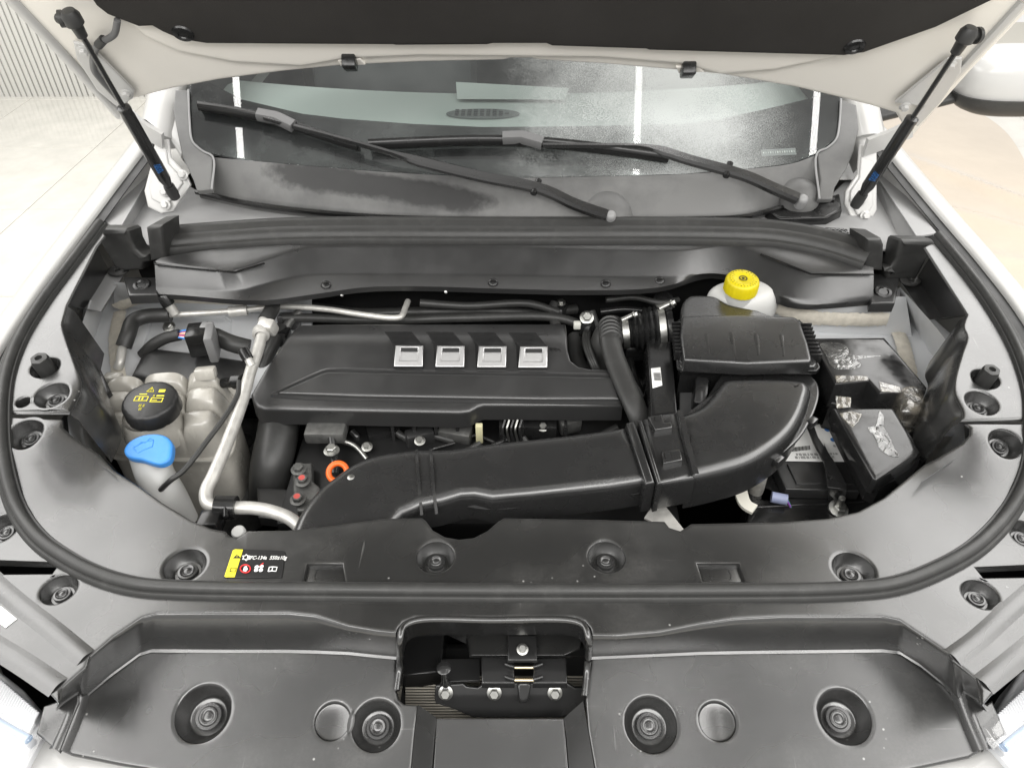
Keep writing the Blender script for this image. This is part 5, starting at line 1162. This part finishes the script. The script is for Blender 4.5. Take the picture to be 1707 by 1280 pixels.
# ================================================================= latch and radiator in the front opening
la = thing('hood_latch', 'black steel hood latch with three bolts in the front opening', 'latch', Zp(870, 1150, .75))
LN = Vector((0, -.75, .66)).normalized(); lp = Zp(860, 1140, .815)
def LPp(px, py, o=0): return PL(px, py, lp + LN * o, LN)
plate('base_plate', [LPp(a, b) for a, b in ((724, 1160), (726, 1142), (772, 1139), (778, 1144), (796, 1146), (808, 1138), (946, 1138), (958, 1146), (974, 1146), (976, 1178), (960, 1190), (935, 1196), (790, 1196), (752, 1180), (726, 1172))], .004, BLKM, la, r=.0015, n=LN)
for a, b in ((743, 1154), (824, 1154), (925, 1154)): hexbolt('bolt', LPp(a, b, .001), .0062, STL, la, LN)
plate('upper_case', zs([(802, 1094), (853, 1093), (857, 1102), (858, 1138), (803, 1138)], .845), .012, BLKM, la, r=.002)
plate('upper_case', zs([(890, 1096), (944, 1095), (946, 1138), (888, 1138)], .845), .012, BLKM, la, r=.002)
plate('mount_tongue', zs([(846, 1058), (895, 1058), (896, 1100), (846, 1100)], .863), .005, BLKM, la, r=.002)
hexbolt('bolt', Zp(871, 1082, .864), .0048, STL, la, (0, -.3, 1))
for py in (1112, 1133): 
    tube('spring_bar', [Zp(858, py, .848), Zp(890, py, .848)], .0022, mat('brass_spring', (.75, .65, .45), .3, metal=1), la, 8)
    for a, b in ((842, 858), (888, 904)): tube('spring_leg', [Zp(a, py - 6 if a < 870 else py - 1, .849), Zp((a + b) / 2, py - 3, .849), Zp(b, py - (1 if a < 870 else 6), .849)], .0022, BLKM, la, 8)
plate('catch', [LPp(a, b, .010) for a, b in ((862, 1138), (886, 1138), (882, 1165), (878, 1172), (866, 1172), (864, 1165))], .008, BLKM, la, r=.003, n=LN)
lathe('roller', [(0, .042), (.006, .042), (.009, .040), (.005, .036), (.005, 0), (.008, -.002)], Zp(743, 1140, .815), BLKM, la, (0, 0, 1), 18)
plate('back_plate', zs([(735, 1098), (800, 1097), (800, 1134), (736, 1136)], .815), .004, BLKM, la, r=.001)
loft('guard', [zs([(676, 1042), (745, 1040), (778, 1058), (782, 1092), (855, 1094), (975, 1092), (980, 1042)], .86)] + [zs([(676, 1062), (745, 1058), (776, 1072), (782, 1096), (855, 1098), (975, 1096), (980, 1046)], .84)], PLB, la, 30)
plate('shroud', zs([(748, 1042), (976, 1042), (966, 1080), (940, 1092), (782, 1092), (778, 1062)], .868 - .012), .003, PLA, la, r=.001)
rd = thing('radiator', 'finned aluminium radiator seen through the latch opening', 'radiator', Zp(760, 1150, .6))
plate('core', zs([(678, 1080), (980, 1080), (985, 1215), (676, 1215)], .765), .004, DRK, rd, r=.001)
for i in range(20):
    y_ = 1128 + i * 4.6
    a, b = Zp(676, y_, .768), Zp(985, y_, .768); tube('fin_row', [a, b], .0016, FINM, rd, 6)
P = []
for k in range(150): P.append(Zp(676 + k * 2.1, 1130 + (k % 2) * 3, .7665))
box('tank_strip', Zp(720, 1122, .775), (.075, .016, .012), FINM, rd, bev=.002)
plate('side_block', zs([(668, 1048), (742, 1048), (736, 1120), (668, 1126)], .80), .05, PLB, rd, r=.004)
# ================================================================= sticker
stk = thing('warning_label', 'black refrigerant sticker with a yellow edge on the front cover', 'sticker', onH(425, 940, HC))
def S(px, py, o=.0015): return onH(px, py, lambda x, y: HC(x, y) + o)
sbp = plate('backing', [S(373, 962), (S(376, 958)), S(389, 918), S(395, 914), S(474, 918), S(476, 921), S(470, 960), S(467, 962)], .0008, STK, stk, r=.0003)
plate('yellow_edge', [S(374, 960, .0021), S(388, 917, .0021), S(392, 915, .0021), S(405, 915.5, .0021), S(391, 961.5, .0021), S(376, 961.5, .0021)], .0005, YLB, stk, r=.0002)
ux = (S(460, 940) - S(400, 940)).normalized(); uy = Vector((0, 1, 0))
text('refrigerant_text', 'HFC-134a  550±10g', S(444.5, 929.5, .0026), .0078, ux, uy, WPR, stk, sx=.80, shear=.15)
def pict(name, pts, m, r_=.0006, closed=True):
    P = [S(a, b, .0026) for a, b in pts]; P = P + P[:1] if closed else P
    return tube(name, P, r_, m, stk, 6, smooth_path=False)
pict('snowflake', [(410.5 + (7 if i % 2 else 4.3) * math.cos(i * math.pi / 6), 929 + (5.2 if i % 2 else 3.2) * math.sin(i * math.pi / 6)) for i in range(12)], WPR, .0007)
pict('ban_ring', [(409 + 8.3 * math.cos(i * math.pi / 10), 947.5 + 6.6 * math.sin(i * math.pi / 10)) for i in range(20)], RPR, .0008)
plate('ban_flame', [S(a, b, .0026) for a, b in ((405, 951), (407, 944), (411, 943), (413, 948), (410, 952))], .0004, WPR, stk, r=.0001)
for a, b in ((428, 945), (436, 944), (427, 950), (435, 950)): lathe('fan_blade', [(0, .0004), (.0026, .0004), (.0026, 0)], S(a, b, .0024), WPR, stk, seg=12)
pict('fan_arrow', [(433, 943), (439, 938)], RPR, .0007, False)
pict('book', [(447, 952), (449, 945), (454, 944.5), (462, 945), (460, 952), (453, 951), ], WPR, .0007); pict('book_fold', [(453, 951), (455, 944.5)], WPR, .0006, False)
plate('warning_triangle', [S(a, b, .0026) for a, b in ((388, 930), (395, 923.5), (402, 930))], .0004, BPR, stk, r=.0001); pict('warning_mark', [(395, 928.5), (395.5, 925)], YLB, .0004, False)
pict('small_frame', [(383, 952), (385, 946), (394, 946.5), (392, 952.5)], BPR, .0004)
# ================================================================= headlights
LENS = filmmat('clear_lens', (.8, .82, .85), .0); LENS.node_tree.nodes['Bump'].inputs['Strength'].default_value = .0; LENS.node_tree.nodes['Mix Shader.001'].inputs[0].default_value = .1
def headlight(lab, outl_, s):
    t = thing('headlight', lab, 'headlight', Zp(outl_[0][0], outl_[0][1], .80), 'headlights')
    plate('bowl', zs(outl_, .835), .06, HLB, t, r=.006)
    P = zs(outl_, .858); plate('lens', P, .012, LENS, t, r=.006)
    return t
h1 = headlight('clear ribbed headlight at the lower left corner', [(-60, 1075), (0, 1118), (38, 1148), (70, 1192), (72, 1205), (20, 1300), (0, 1340), (-120, 1340), (-120, 1150)], -1)
h2 = headlight('clear ribbed headlight at the lower right corner', [(1640, 1210), (1652, 1228), (1690, 1270), (1720, 1340), (1840, 1340), (1840, 1100), (1740, 1090), (1700, 1120), (1664, 1180)], 1)
for i in range(22):
    tube('flute', [Zp(-8 + i * 3.4, 1126 + i * 2.9, .851), Zp(-26 + i * 3.4, 1160 + i * 2.9, .849)], .002, LENS if 0 else HLB, h1, 6)
    tube('flute', [Zp(1664 + i * 3.4, 1190 - i * 3.2, .851), Zp(1680 + i * 3.4, 1222 - i * 3.2, .849)], .002, HLB, h2, 6)
for t, l in ((h1, [(-40, 1178), (0, 1205), (48, 1232)]), (h2, [(1672, 1246), (1710, 1215), (1750, 1190)])):
    tube('blue_rim', zs(l, .852), .005, mat('bluish_trim', (.25, .35, .5), .2), t, 8)
